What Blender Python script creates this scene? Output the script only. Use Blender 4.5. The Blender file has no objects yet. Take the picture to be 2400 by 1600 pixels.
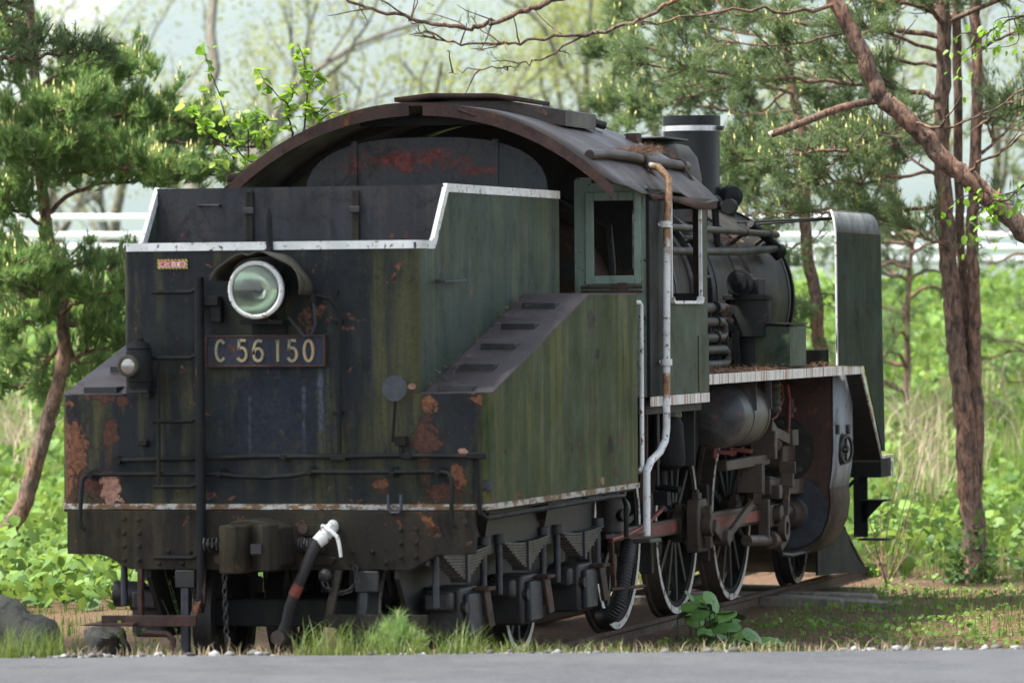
import bpy, bmesh, math, random
import numpy as np
from mathutils import Vector, Matrix, Euler

random.seed(7); rng = np.random.default_rng(7)
R = math.radians
scene = bpy.context.scene
C = scene.collection

# ---------------------------------------------------------------- camera
CAM = np.array([9.63694109, -29.6798109, 2.31446889])
YAW, PITCH, ROLL, FOC = R(15.26951), R(-0.341354), R(-0.474861), 11990.04      # focal length in pixels of the 2400 px photo
FW = np.array([-math.sin(YAW)*math.cos(PITCH), math.cos(YAW)*math.cos(PITCH), math.sin(PITCH)])
_rt = np.array([math.cos(YAW), math.sin(YAW), 0.0]); _up = np.cross(_rt, FW)
RT = math.cos(ROLL)*_rt + math.sin(ROLL)*_up
UP = -math.sin(ROLL)*_rt + math.cos(ROLL)*_up
cam = bpy.data.cameras.new('camera'); cam_o = bpy.data.objects.new('camera', cam); C.objects.link(cam_o)
cam_o.matrix_world = Matrix(((RT[0], UP[0], -FW[0], CAM[0]), (RT[1], UP[1], -FW[1], CAM[1]), (RT[2], UP[2], -FW[2], CAM[2]), (0, 0, 0, 1)))
cam.sensor_width = 36.0; cam.lens = FOC/2400*36.0; cam.clip_start = 0.5; cam.clip_end = 40000
cam.dof.use_dof = True; cam.dof.focus_distance = 36.0; cam.dof.aperture_fstop = 3.3
scene.camera = cam_o

# ---------------------------------------------------------------- sky, sun, exposure
SUN_EL, SUN_AZ = R(61), R(-118)        # azimuth measured from +Y towards +X: high and to the left, a little behind the camera
w = bpy.data.worlds.new('World'); scene.world = w; w.use_nodes = True
wn = w.node_tree; bg = wn.nodes['Background']
sky = wn.nodes.new('ShaderNodeTexSky'); sky.sky_type = 'NISHITA'; sky.sun_disc = False
sky.sun_elevation = SUN_EL; sky.sun_rotation = SUN_AZ; sky.air_density = 1.0; sky.dust_density = 1.2; sky.ozone_density = 1.0
hs_ = wn.nodes.new('ShaderNodeHueSaturation'); hs_.inputs['Saturation'].default_value = .55; wn.links.new(sky.outputs[0], hs_.inputs['Color']); wn.links.new(hs_.outputs[0], bg.inputs[0]); bg.inputs[1].default_value = 0.105
sun = bpy.data.lights.new('sun', 'SUN'); sun.energy = 4.6; sun.angle = R(5); sun.color = (1, .96, .9)
sun_o = bpy.data.objects.new('sun', sun); C.objects.link(sun_o)
_sd = Vector((math.sin(SUN_AZ)*math.cos(SUN_EL), math.cos(SUN_AZ)*math.cos(SUN_EL), math.sin(SUN_EL)))
sun_o.rotation_euler = _sd.to_track_quat('Z', 'Y').to_euler(); sun_o.location = (0, 0, 60)
vs = scene.view_settings; vs.view_transform = 'Standard'; vs.look = 'None'; vs.gamma = 1; vs.use_curve_mapping = False; vs.exposure = 1.74
scene.cycles.max_bounces = 6; scene.cycles.diffuse_bounces = 3; scene.cycles.glossy_bounces = 3; scene.cycles.transmission_bounces = 4
scene.cycles.transparent_max_bounces = 6; scene.cycles.volume_bounces = 0; scene.cycles.use_denoising = True

# ---------------------------------------------------------------- measuring: photo pixel -> point of the place at a known plane or distance
def at(u, v, **k):
    d = FW + (u-1200)/FOC*RT - (v-800)/FOC*UP
    (a, val), = k.items()
    if a == 'd': t = val
    else:
        i = 'XYZ'.index(a); t = (val-CAM[i])/d[i]
    return CAM + t*d
def gear(u, v, **k): return at(1500+u/3.646, 900+v/3.646, **k)

# ---------------------------------------------------------------- ground shape
def smooth(a, b, x):
    t = min(1, max(0, (x-a)/(b-a))); return t*t*(3-2*t)
FWH = np.array([-math.sin(YAW), math.cos(YAW)])
RTH = np.array([math.cos(YAW), math.sin(YAW)])
def depth_of(x, y): return (x-CAM[0])*FWH[0] + (y-CAM[1])*FWH[1]
def side_of(x, y): return (x-CAM[0])*RTH[0] + (y-CAM[1])*RTH[1]
ROAD_Z, ROAD_EDGE = 0.43, 28.3
def ground_z(x, y):
    d = depth_of(x, y); s = side_of(x, y)
    z = ROAD_Z - 0.02 - (0.525+.06*smooth(2, 6, -abs(x-3)+6))*smooth(ROAD_EDGE+.05, ROAD_EDGE+3.2, d)*1.0
    if d > 30:
        rx = abs(x)
        z += .03*(1-smooth(1.1, 1.8, rx)) + 0.08*smooth(1.2, 3.0, x) + 0.10*smooth(1.5, 3.2, -x)
    z += 2.62*smooth(47, 84, d)*1.0
    z += .05*math.sin(x*1.3+y*.7)*math.sin(y*.9-x*.4)*smooth(31, 40, d)*smooth(1.6, 3, rx if d > 30 else 0)
    z -= 1.5*smooth(96, 140, d)
    return z

# ---------------------------------------------------------------- mesh builder
class MB:
    def __init__(s): s.v = []; s.f = []
    def add(s, vs, fs):
        b = len(s.v); s.v += [tuple(map(float, p)) for p in vs]; s.f += [tuple(b+i for i in f) for f in fs]; return s
    def bx(s, x0, x1, y0, y1, z0, z1):
        return s.add([(x0,y0,z0),(x1,y0,z0),(x1,y1,z0),(x0,y1,z0),(x0,y0,z1),(x1,y0,z1),(x1,y1,z1),(x0,y1,z1)],
                     [(0,3,2,1),(4,5,6,7),(0,1,5,4),(1,2,6,5),(2,3,7,6),(3,0,4,7)])
    def bar(s, p, q, w, h, up=(0,0,1)):
        p = Vector(p); q = Vector(q); d = (q-p).normalized(); u = Vector(up)
        a = d.cross(u)
        if a.length < 1e-4: a = d.cross(Vector((1,0,0)))
        a.normalize(); b = a.cross(d)
        vs = []
        for c in (p, q):
            for sx, sy in ((-1,-1),(1,-1),(1,1),(-1,1)): vs.append(c + a*(sx*w/2) + b*(sy*h/2))
        return s.add(vs, [(0,1,2,3),(7,6,5,4),(0,4,5,1),(1,5,6,2),(2,6,7,3),(3,7,4,0)])
    def tube(s, pts, r, n=10, caps=True):
        pts = [Vector(p) for p in pts]; m = len(pts)
        rs = list(r) if hasattr(r, '__len__') else [r]*m
        t = (pts[1]-pts[0]).normalized(); a = t.orthogonal().normalized(); vs = []; fs = []
        for i in range(m):
            if i == 0: tt = (pts[1]-pts[0]).normalized()
            elif i == m-1: tt = (pts[-1]-pts[-2]).normalized()
            else: tt = ((pts[i+1]-pts[i]).normalized() + (pts[i]-pts[i-1]).normalized()).normalized()
            a = (a - tt*a.dot(tt)).normalized(); b = tt.cross(a)
            for k in range(n):
                g = 2*math.pi*k/n; vs.append(pts[i] + (a*math.cos(g) + b*math.sin(g))*rs[i])
        for i in range(m-1):
            for k in range(n):
                k2 = (k+1) % n; fs.append((i*n+k, i*n+k2, (i+1)*n+k2, (i+1)*n+k))
        if caps: fs.append(tuple(range(n-1, -1, -1))); fs.append(tuple((m-1)*n+k for k in range(n)))
        return s.add(vs, fs)
    def cyl(s, p, q, r, r1=None, n=20): return s.tube([p, q], [r, r if r1 is None else r1], n)
    def lathe(s, prof, o, ax, n=24, a0=0, a1=2*math.pi, closed=False):
        # prof: (radius, height along ax)
        o = Vector(o); ax = Vector(ax).normalized(); a = ax.orthogonal().normalized()
        if abs(ax.z) < .5:
            a = Vector((0,0,1)); a = (a-ax*a.dot(ax)).normalized()
        b = ax.cross(a); full = abs(a1-a0-2*math.pi) < 1e-6; m = n if full else n+1; vs = []; fs = []; P = len(prof)
        for k in range(m):
            g = a0 + (a1-a0)*k/n
            for (r, h) in prof: vs.append(o + ax*h + (a*math.cos(g) + b*math.sin(g))*r)
        for k in range(n):
            k2 = (k+1) % m
            for i in range(P if closed else P-1):
                j = (i+1) % P; fs.append((k*P+i, k2*P+i, k2*P+j, k*P+j))
        return s.add(vs, fs)
    def prism(s, poly, axis, a0, a1):
        # poly: points in the two other axes, in cyclic order (x:(y,z) y:(x,z) z:(x,y))
        n = len(poly); vs = []
        for a in (a0, a1):
            for (p, q) in poly: vs.append({'x': (a,p,q), 'y': (p,a,q), 'z': (p,q,a)}[axis])
        fs = [tuple(range(n)), tuple(range(2*n-1, n-1, -1))] + [(i, n+i, n+(i+1) % n, (i+1) % n) for i in range(n)]
        return s.add(vs, fs)
    def ball(s, c, r, n=12, m=8, sz=1):
        return s.lathe([(max(1e-4, r*math.sin(math.pi*i/m)), -r*sz*math.cos(math.pi*i/m)) for i in range(m+1)], c, (0,0,1), n)
    def mesh(s, name, smooth_deg=38):
        me = bpy.data.meshes.new(name); me.from_pydata(s.v, [], s.f)
        bm = bmesh.new(); bm.from_mesh(me); bmesh.ops.recalc_face_normals(bm, faces=bm.faces); bm.to_mesh(me); bm.free()
        me.polygons.foreach_set('use_smooth', [True]*len(me.polygons)); me.set_sharp_from_angle(angle=R(smooth_deg))
        return me
    def build(s, name, mat, parent=None, bevel=0, deg=38):
        return link(name, s.mesh(name, deg), mat, parent, bevel)
def link(name, me, mat, parent=None, bevel=0, loc=None, rot=None):
    o = bpy.data.objects.new(name, me); C.objects.link(o)
    if mat is not None and not me.materials: me.materials.append(mat)
    if loc is not None: o.location = loc
    if rot is not None: o.rotation_euler = rot
    if parent is not None:
        o.parent = parent; o.matrix_parent_inverse = abs_inv(parent)
    if bevel:
        b = o.modifiers.new('bevel', 'BEVEL'); b.width = bevel; b.segments = 2; b.limit_method = 'ANGLE'; b.angle_limit = R(40)
    return o
def abs_mat(o):
    m = Matrix.LocRotScale(o.location, o.rotation_euler, o.scale)
    return m if o.parent is None else abs_mat(o.parent) @ o.matrix_parent_inverse @ m
def abs_inv(o): return abs_mat(o).inverted()
def thing(name, label, cat, loc=(0,0,0), group=None):
    o = bpy.data.objects.new(name, None); C.objects.link(o); o.location = loc; o.empty_display_size = .2
    return tag(o, label, cat, group)
def tag(o, label, cat, group=None):
    o['label'] = label; o['category'] = cat
    if group: o['group'] = group
    return o
def struct(o, kind='structure'):
    o['kind'] = kind; return o

# ---------------------------------------------------------------- materials
class NG:
    def __init__(s, name):
        s.m = bpy.data.materials.new(name); s.m.use_nodes = True; s.t = s.m.node_tree; s.b = s.t.nodes['Principled BSDF']; s._p = None
    def n(s, typ, **k):
        o = s.t.nodes.new('ShaderNode'+typ)
        for a, b in k.items(): setattr(o, a, b)
        return o
    def put(s, sock, v):
        if hasattr(v, 'is_output'): s.t.links.new(v, sock)
        elif isinstance(v, (tuple, list)) and len(v) == 3 and sock.type == 'RGBA': sock.default_value = (*v, 1)
        else: sock.default_value = v
    def pos(s):
        if s._p is None: s._p = s.n('NewGeometry').outputs['Position']
        return s._p
    def mapped(s, scale, loc=(0,0,0)):
        o = s.n('Mapping'); s.put(o.inputs[0], s.pos()); o.inputs['Scale'].default_value = scale; o.inputs['Location'].default_value = loc; return o.outputs[0]
    def noise(s, scale, detail=4, rough=.55, vec=None, dist=0):
        o = s.n('TexNoise'); s.put(o.inputs['Vector'], vec if vec is not None else s.pos()); o.inputs['Scale'].default_value = scale
        o.inputs['Detail'].default_value = detail; o.inputs['Roughness'].default_value = rough; o.inputs['Distortion'].default_value = dist; return o.outputs['Fac']
    def rng(s, v, a, b, c=0, d=1, sm=True):
        o = s.n('MapRange', interpolation_type='SMOOTHSTEP' if sm else 'LINEAR'); s.put(o.inputs[0], v)
        for i, q in enumerate((a, b, c, d)): o.inputs[1+i].default_value = q
        return o.outputs[0]
    def mix(s, f, a, b):
        o = s.n('Mix', data_type='RGBA'); s.put(o.inputs[0], f); s.put(o.inputs[6], a); s.put(o.inputs[7], b); return o.outputs[2]
    def math(s, op, a, b=0.0):
        o = s.n('Math', operation=op); s.put(o.inputs[0], a); s.put(o.inputs[1], b); return o.outputs[0]
    def patch(s, c, r, nz, amt=2.2, soft=.10):
        o = s.n('Mapping'); s.put(o.inputs[0], s.pos()); o.inputs['Scale'].default_value = tuple(1/q for q in r); o.inputs['Location'].default_value = tuple(-a/q for a, q in zip(c, r))
        l = s.n('VectorMath', operation='LENGTH'); s.put(l.inputs[0], o.outputs[0])
        d = s.math('ADD', l.outputs['Value'], s.math('MULTIPLY', s.math('SUBTRACT', nz, .5), amt*2))
        return s.rng(d, 1, 1-soft)
    def bump(s, h, strength=.3, dist=.01):
        o = s.n('Bump'); o.inputs['Strength'].default_value = strength; o.inputs['Distance'].default_value = dist; s.put(o.inputs['Height'], h); s.put(s.b.inputs['Normal'], o.outputs[0])
    def out(s, col=None, rough=None, metal=None, spec=None):
        if col is not None: s.put(s.b.inputs['Base Color'], col)
        if rough is not None: s.put(s.b.inputs['Roughness'], rough)
        if metal is not None: s.put(s.b.inputs['Metallic'], metal)
        if spec is not None: s.put(s.b.inputs['Specular IOR Level'], spec)
        return s.m

RUST_D, RUST_O = (.050, .024, .015), (.165, .066, .029)
def weathered(name, base, alt, streak, s_amt=.7, rust=.42, rough=.5, fleck=None, patches=(), streak_f=11, spec=.16, bump=.25, vstreak=.45, psoft=.10, edges=()):
    g = NG(name)
    big = g.noise(2.2, 5, .6); st = g.noise(1.0, 7, .68, g.mapped((streak_f*.62, streak_f*.62, vstreak*1.3)), .5)
    st2 = g.noise(1.0, 4, .55, g.mapped((streak_f*3, streak_f*3, vstreak*1.6), (3,1,0))); fine = g.noise(38, 5, .65)
    c = g.mix(g.rng(big, .35, .68), base, alt)
    mott = g.noise(4.5, 9, .72, dist=.8); msk = g.rng(g.noise(1.4, 4, .6, g.mapped((1, 1, .8), (5, 2, 1))), .36, .60)
    c = g.mix(g.math('MULTIPLY', g.rng(mott, .50, .62), .65), c, tuple(q*.35 for q in base))
    c = g.mix(g.math('MULTIPLY', g.math('MULTIPLY', g.rng(st, .43, .62), s_amt), g.math('ADD', g.math('MULTIPLY', msk, .8), .2)), c, streak)
    c = g.mix(g.math('MULTIPLY', g.rng(st2, .5, .75), .45*s_amt), c, tuple(min(1, q*1.7+.004) for q in base))
    c = g.mix(g.math('MULTIPLY', g.rng(fine, .45, .7), .35), c, tuple(q*.45 for q in base))
    rn = g.noise(5.5, 8, .68, dist=.6)
    rv = g.math('ADD', g.math('MULTIPLY', rn, .75), g.math('MULTIPLY', fine, .25))
    if edges:
        xyz = g.n('SeparateXYZ'); g.put(xyz.inputs[0], g.pos())
        for (ax_, a_, b_, am_) in edges:
            q_ = xyz.outputs['XYZ'.index(ax_.upper())]
            if ax_.isupper(): q_ = g.math('ABSOLUTE', q_)
            rv = g.math('ADD', rv, g.math('MULTIPLY', g.rng(q_, a_, b_), am_))
    m = g.rng(rv, 1-rust-.005, 1-rust+.045)
    rc = g.mix(g.rng(g.noise(22, 4, .6), .35, .65), RUST_D, RUST_O)
    c = g.mix(m, c, rc)
    for (cc, rr, col, *so_) in patches:
        if not so_ and psoft < .5:      # dark lifted edge round each bare patch, and a stain running down from it
            c = g.mix(g.math('MULTIPLY', g.patch((cc[0], cc[1], cc[2]-rr[2]*1.3), (rr[0]*.75, rr[1], rr[2]*1.7), g.noise(1.0, 6, .65, g.mapped((24, 24, 2))), 2.0, .9), .75), c, (.050, .026, .012))
            c = g.mix(g.patch(cc, tuple(q*1.16 for q in rr), g.noise(11, 8, .7), 2.2, .06), c, (.016, .010, .007))
        c = g.mix(g.patch(cc, rr, g.noise(11, 8, .7), 2.2, so_[0] if so_ else psoft), c, g.mix(g.rng(g.noise(30, 5, .65), .35, .65), col, tuple(q*.45 for q in col)))
    if fleck: c = g.mix(g.rng(g.noise(70, 2, .5), .72, .76), c, fleck)
    g.bump(g.math('ADD', g.math('MULTIPLY', big, 2.2), g.math('ADD', g.math('MULTIPLY', fine, .5), g.math('MULTIPLY', rn, .8))), bump*1.3, .007)
    return g.out(c, g.rng(big, .3, .7, rough+.02, rough+.26), 0.0, spec)
def plain(name, base, rough=.6, metal=0, var=.5, scale=20, spec=.5, bump=.2):
    g = NG(name); n = g.noise(scale, 6, .65)
    g.bump(n, bump, .004)
    return g.out(g.mix(g.rng(n, .3, .7), tuple(q*(1-var) for q in base), tuple(min(1, q*(1+var*.6)) for q in base)), rough, metal, spec)
def white_paint(name, axis_streaks=False, rust=.36, bands=()):
    g = NG(name); n = g.noise(26, 6, .7); big = g.noise(5, 5, .6)
    c = g.mix(g.rng(big, .3, .7), (.52, .53, .5), (.70, .72, .69))
    if axis_streaks:
        st = g.noise(1.0, 4, .6, g.mapped((30, 26, .6))); c = g.mix(g.rng(st, .48, .62), c, (.30, .14, .05)); c = g.mix(g.rng(st, .60, .68), c, (.09, .035, .015))
    c = g.mix(g.rng(n, 1-rust-.02, 1-rust+.03), c, g.mix(g.rng(big, .4, .6), RUST_D, RUST_O))
    for z, h in bands:
        c = g.mix(g.patch((0, 0, z), (99, 99, h), g.noise(16, 6, .65), 1.2, .5), c, g.mix(g.rng(n, .35, .65), (.16, .075, .03), (.34, .20, .09)))
    g.bump(n, .25, .004)
    return g.out(c, .55)

OL = (.060, .060, .020)
M = {}
def rp(u, v): return tuple(at(u, v, Y=0))
ORG, SAL, BRN = (.165, .070, .034), (.36, .20, .145), (.080, .032, .020)
NAVY = (.010, .015, .025)
M['tender_rear'] = weathered('tender_rear_paint', (.005, .009, .013), (.011, .014, .014), OL, .85, .385, .5, fleck=(.10, .11, .10), streak_f=8, spec=.22, edges=(('z', 1.34, 1.15, .07), ('X', 1.12, 1.32, .05), ('z', 1.76, 1.83, .03)), patches=[
    (rp(640, 960), (.42, .3, .36), NAVY, .5), (rp(752, 960), (.022, .3, .36), (.06, .075, .095), .8), (rp(712, 950), (.018, .3, .30), (.045, .06, .08), .8), (rp(585, 990), (.012, .3, .3), (.03, .04, .055), .8), (rp(640, 650), (.7, .3, .12), (.008, .012, .016), .6),
    (rp(168, 1060), (.10, .3, .22), ORG), (rp(150, 1130), (.06, .3, .14), ORG), (rp(260, 1015), (.05, .3, .08), BRN), (rp(240, 935), (.07, .3, .03), BRN), (rp(288, 938), (.03, .3, .03), BRN),
    (rp(235, 1135), (.12, .3, .08), BRN), (rp(258, 1150), (.07, .3, .085), SAL), (rp(1000, 1035), (.08, .3, .11), BRN), (rp(1005, 945), (.05, .3, .05), ORG), (rp(1075, 1125), (.05, .3, .1), ORG),
    (rp(895, 1132), (.06, .3, .03), ORG), (rp(1085, 1058), (.03, .3, .02), SAL), (rp(965, 905), (.03, .3, .02), SAL), (rp(1125, 935), (.05, .3, .03), ORG), (rp(1040, 1150), (.1, .3, .05), BRN)])
M['upper_side'] = weathered('upper_tank_side_paint', (.020, .038, .028), (.040, .060, .044), (.075, .082, .040), .9, .385, .45, edges=(('y', 3.2, 3.37, .04), ('z', 2.0, 1.85, .04)), fleck=(.2, .21, .19))
M['lower_side'] = weathered('lower_tank_side_paint', (.020, .040, .013), (.036, .052, .016), (.092, .096, .026), .9, .385, .5, edges=(('z', 1.24, 1.15, .08), ('y', .3, .12, .05), ('y', 3.6, 3.8, .05)), patches=[
    (tuple(at(u_, v_, X=1.37)), (.3, r_*1.6, r_), c_) for (u_, v_, r_, c_) in ((1455, 1022, .035, BRN), (1400, 830, .03, (.012, .010, .007)), (1385, 745, .05, (.014, .012, .008)), (1430, 1045, .05, (.02, .014, .009)), (1360, 1045, .035, (.05, .035, .015)), (1340, 1050, .02, (.03, .018, .01)), (1412, 1125, .03, SAL), (1185, 1058, .012, (.01, .01, .008)), (1445, 1100, .03, BRN), (1150, 1135, .03, (.05, .06, .07)))], fleck=(.008, .008, .006), streak_f=10)
M['slope'] = weathered('wet_slope_plate', (.045, .034, .034), (.075, .060, .060), (.030, .024, .024), .4, .36, .48, spec=.4)
M['coal_plate'] = weathered('coal_plate_steel', (.030, .032, .036), (.050, .045, .045), (.020, .022, .026), .7, .40, .5)
M['white'] = white_paint('weathered_white_paint', rust=.405)
M['white_pipe'] = white_paint('rust_stained_white_pipe', rust=.40, bands=((2.93, .26), (1.79, .11), (3.2, .2)))
M['white_streak'] = white_paint('rust_streaked_white_paint', True)
M['black'] = weathered('black_steel', (.006, .008, .010), (.011, .012, .012), (.024, .024, .014), .5, .385, .5)
M['beam'] = weathered('beam_steel', (.014, .013, .011), (.026, .022, .016), (.055, .048, .026), .6, .40, .65)
M['iron'] = plain('dark_iron', (.015, .015, .0145), .55, 0, .6, 14)
M['blue_iron'] = plain('blue_grey_iron', (.026, .031, .040), .5, 0, .5, 14)
M['spring'] = plain('spring_steel', (.075, .068, .06), .55, .2, .6, 30)
M['oily'] = weathered('oily_brown_steel', (.045, .032, .022), (.080, .060, .042), (.022, .016, .012), .6, .43, .45, spec=.4)
M['red_flute'] = plain('red_rod_flute', (.16, .035, .022), .6, 0, .5, 16)
M['rust'] = weathered('rusty_plate', (.060, .034, .028), (.075, .050, .040), (.032, .024, .022), .6, .44, .6)
M['roof'] = weathered('cab_roof_steel', (.030, .021, .015), (.056, .040, .028), (.018, .014, .010), .6, .415, .36, spec=.45, streak_f=5, vstreak=5)
M['cab_side'] = weathered('cab_side_paint', (.032, .052, .034), (.052, .068, .044), (.082, .088, .044), .7, .39, .45, fleck=(.16, .16, .14))
M['deflector'] = weathered('deflector_paint', (.016, .030, .022), (.030, .042, .025), (.055, .060, .028), .9, .36, .6, spec=.06)
M['lit_lip_grey'] = weathered('weathered_lit_lip', (.11, .12, .12), (.18, .19, .19), (.05, .055, .05), .8, .32, .5, streak_f=16)  # pale grey paints in the light caught by the deflectors' bent tops
def mint():
    g = NG('flaking_mint_paint'); n = g.noise(13, 8, .7, dist=.4); b = g.noise(3, 4, .6)
    c = g.mix(g.rng(b, .3, .7), (.15, .215, .165), (.21, .285, .225)); c = g.mix(g.rng(g.noise(1, 4, .6, g.mapped((14, 14, 1.2))), .5, .7), c, (.10, .12, .06))
    c = g.mix(g.rng(n, .60, .63), c, (.012, .012, .010)); g.bump(n, .5, .006); return g.out(c, .55)
M['mint'] = mint()
M['boiler'] = weathered('boiler_cladding', (.020, .019, .015), (.038, .033, .025), (.055, .048, .028), .6, .40, .42, spec=.3, streak_f=8)
M['tank'] = weathered('air_tank_paint', (.035, .042, .05), (.12, .115, .10), (.05, .04, .026), .7, .43, .36, spec=.4, streak_f=6)
M['chimney'] = plain('black_gloss_paint', (.006, .008, .010), .36, 0, .3, 6, .3)
M['steel_band'] = plain('bright_metal_band', (.55, .57, .58), .35, .6, .3, 10)
M['casing'] = weathered('peeling_grey_casing', (.22, .25, .27), (.30, .33, .34), (.12, .10, .085), .6, .42, .55)
M['casing_low'] = weathered('bare_brown_casing', (.090, .062, .040), (.060, .044, .034), (.03, .024, .02), .6, .42, .55)
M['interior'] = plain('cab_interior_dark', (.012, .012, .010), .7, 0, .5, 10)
M['arch'] = weathered('arched_bulkhead_paint', (.035, .042, .048), (.055, .052, .050), (.040, .038, .026), .6, .34, .6, psoft=.9, patches=[
    ((-.1, 3.45, 3.34), (.42, .3, .10), (.16, .045, .035)), ((.35, 3.45, 3.25), (.2, .3, .05), (.17, .045, .035)), ((-.5, 3.45, 3.30), (.12, .3, .07), (.12, .05, .04))])
M['hood'] = weathered('rusty_lamp_hood', (.055, .050, .036), (.085, .078, .058), (.034, .030, .022), .6, .36, .6)
M['rubber'] = plain('black_rubber', (.014, .014, .015), .6, 0, .4, 30)
M['plate_blue'] = weathered('number_plate_blue', (.020, .026, .042), (.032, .037, .050), (.05, .042, .034), .6, .40, .45)
M['brass'] = weathered('worn_cast_numerals', (.36, .27, .14), (.22, .24, .17), (.24, .13, .06), .7, .38, .5, streak_f=25)
def glass():
    g = NG('lamp_glass'); g.out((.9, .95, .9), .03); g.b.inputs['Transmission Weight'].default_value = 1; g.b.inputs['IOR'].default_value = 1.45; return g.m
M['glass'] = glass()
M['reflector'] = plain('lamp_reflector', (.62, .68, .56), .16, .9, .12, 4, bump=.05)
M['sign_white'] = plain('sign_white', (.72, .70, .66), .5, 0, .1)
M['sign_red'] = plain('sign_red', (.42, .03, .03), .5, 0, .1)
def hazard():
    g = NG('hazard_stripes'); x = g.n('SeparateXYZ'); g.put(x.inputs[0], g.pos())
    s = g.math('FRACT', g.math('MULTIPLY', g.math('ADD', x.outputs[0], x.outputs[2]), 45)); return g.out(g.mix(g.math('GREATER_THAN', s, .5), (.55, .42, .03), (.02, .02, .02)), .5)
M['hazard'] = hazard()
M['litter'] = plain('pine_litter', (.20, .105, .055), .9, 0, .6, 60)

# ================================================================ TENDER
def za(ox, oy, sc): return lambda u, v, **k: at(ox+u/sc, oy+v/sc, **k)
z1 = za(100, 400, 2.94); z2 = za(100, 900, 2.94); z3 = za(800, 900, 2.94); z4 = za(800, 400, 2.94); z5 = za(1400, 800, 2.614); z6 = za(1300, 200, 2.24); z8 = za(100, 1250, 2.94)
z9 = za(800, 1250, 2.94)
TEN = thing('tender', 'dark rusty locomotive tender with headlamp, ladder and number plate on its rear', 'tender', (0, 1.9, 0))
HW, UW = 1.37, .945
def top_of(y): return 1.82 if y <= .12 else (1.82+(y-.12)*(2.42-1.82)/(2.49-.12) if y < 2.49 else 2.42)
def arc(cx, cy, r, a0, a1, n): return [(cx+r*math.cos(a0+(a1-a0)*i/n), cy+r*math.sin(a0+(a1-a0)*i/n)) for i in range(n+1)]

# lower tank: rounded rear corners, rear sheet separate from the side sheets so that each carries its own paint
def lower_side(sx):
    m = MB(); pl = [(sx*HW, 3.80), (sx*HW, 2.49), (sx*HW, 1.2), (sx*HW, .122)] + [(sx*x, y) for x, y in arc(HW-.12, .12, .12, -.15*math.pi*0, -.25*math.pi, 5)][1:]
    vs = []; fs = []
    for x, y in pl: vs += [(x, y, 1.15), (x, y, top_of(y))]
    for i in range(len(pl)-1): fs.append((2*i, 2*i+1, 2*i+3, 2*i+2))
    n = len(vs); vs += [(sx*.5, 3.80, 1.15), (sx*.5, 3.80, 2.42)]; fs.append((0, 1, n+1, n))
    m.add(vs, fs); return m.build('tank_side', M['lower_side'], TEN)
for sx in (1, -1): lower_side(sx)
m = MB(); pl = arc(-HW+.12, .12, .12, 1.25*math.pi, 1.5*math.pi, 5) + arc(HW-.12, .12, .12, 1.5*math.pi, 1.75*math.pi, 5)
vs = []; fs = []
for x, y in pl: vs += [(x, y, 1.15), (x, y, 1.82)]
for i in range(len(pl)-1): fs.append((2*i, 2*i+1, 2*i+3, 2*i+2))
m.add(vs, fs).build('tank_rear', M['tender_rear'], TEN)
MB().bx(-HW+.02, HW-.02, .04, 3.79, 1.10, 1.149).build('tank_floor', M['black'], TEN)
# bottom angle: white paint gone to rust
def rim(m, r0, z0, z1):
    out = arc(-HW+.12, .12, .12+r0, math.pi, 1.5*math.pi, 6) + arc(HW-.12, .12, .12+r0, 1.5*math.pi, 2*math.pi, 6)
    out = [(-HW-r0, 3.80)] + out + [(HW+r0, 3.80)]; inn = [(x*.985, y+.03 if y < 3 else y) for x, y in out]
    n = len(out); vs = [(x, y, z) for z in (z0, z1) for (x, y) in out+inn]; fs = []
    for i in range(n-1):
        fs += [(i, i+1, 2*n+i+1, 2*n+i), (2*n+i, 2*n+i+1, 3*n+i+1, 3*n+i), (i, n+i, n+i+1, i+1)]
    return m.add(vs, fs)
g = NG('bottom_angle_paint'); n1 = g.noise(7, 5, .6, g.mapped((1, 1, 3))); n2 = g.noise(30, 5, .6)
M['bottom_angle'] = g.out(g.mix(g.rng(n2, .35, .65), g.mix(g.rng(n1, .46, .52), (.16, .10, .035), (.42, .42, .38)), g.mix(g.rng(n1, .52, .6), (.10, .045, .018), (.30, .30, .27))), .6)
rim(MB(), .012, 1.118, 1.152).build('bottom_angle', M['bottom_angle'], TEN)

# sloped top plates with five treads each
for sx in (1, -1):
    a = (sx*(UW+.002), sx*(HW+.006))
    m = MB(); x0, x1 = a
    prof = [(.004, 1.826), (.12, 1.826), (2.49, 2.427), (3.80, 2.427)]
    vs = []; fs = []
    for y, z in prof: vs += [(x0, y, z), (x1 if y > .06 else sx*(HW-.07), y, z), (x0, y, z-.012), (x1 if y > .06 else sx*(HW-.07), y, z-.012)]
    for i in range(3): b = 4*i; fs += [(b, b+1, b+5, b+4), (b+1, b+3, b+7, b+5), (b+2, b+6, b+7, b+3)]
    fs += [(0, 2, 3, 1)]
    m.add(vs, fs).build('slope_plate', M['slope'], TEN)
    for y in (.13, .615, 1.10, 1.585, 2.10):
        s = .2532; zb = top_of(max(y, .121))+.003; h = .042; L = h/s
        t = MB(); xa, xb = sorted((sx*1.03, sx*1.25))
        t.add([(xa, y, zb), (xb, y, zb), (xa, y, zb+h), (xb, y, zb+h), (xa, y+L, zb+h), (xb, y+L, zb+h)], [(0,1,3,2), (2,3,5,4), (0,2,4), (1,5,3), (0,4,5,1)])
        t.build('tread', M['iron'], TEN, .004)

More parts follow.
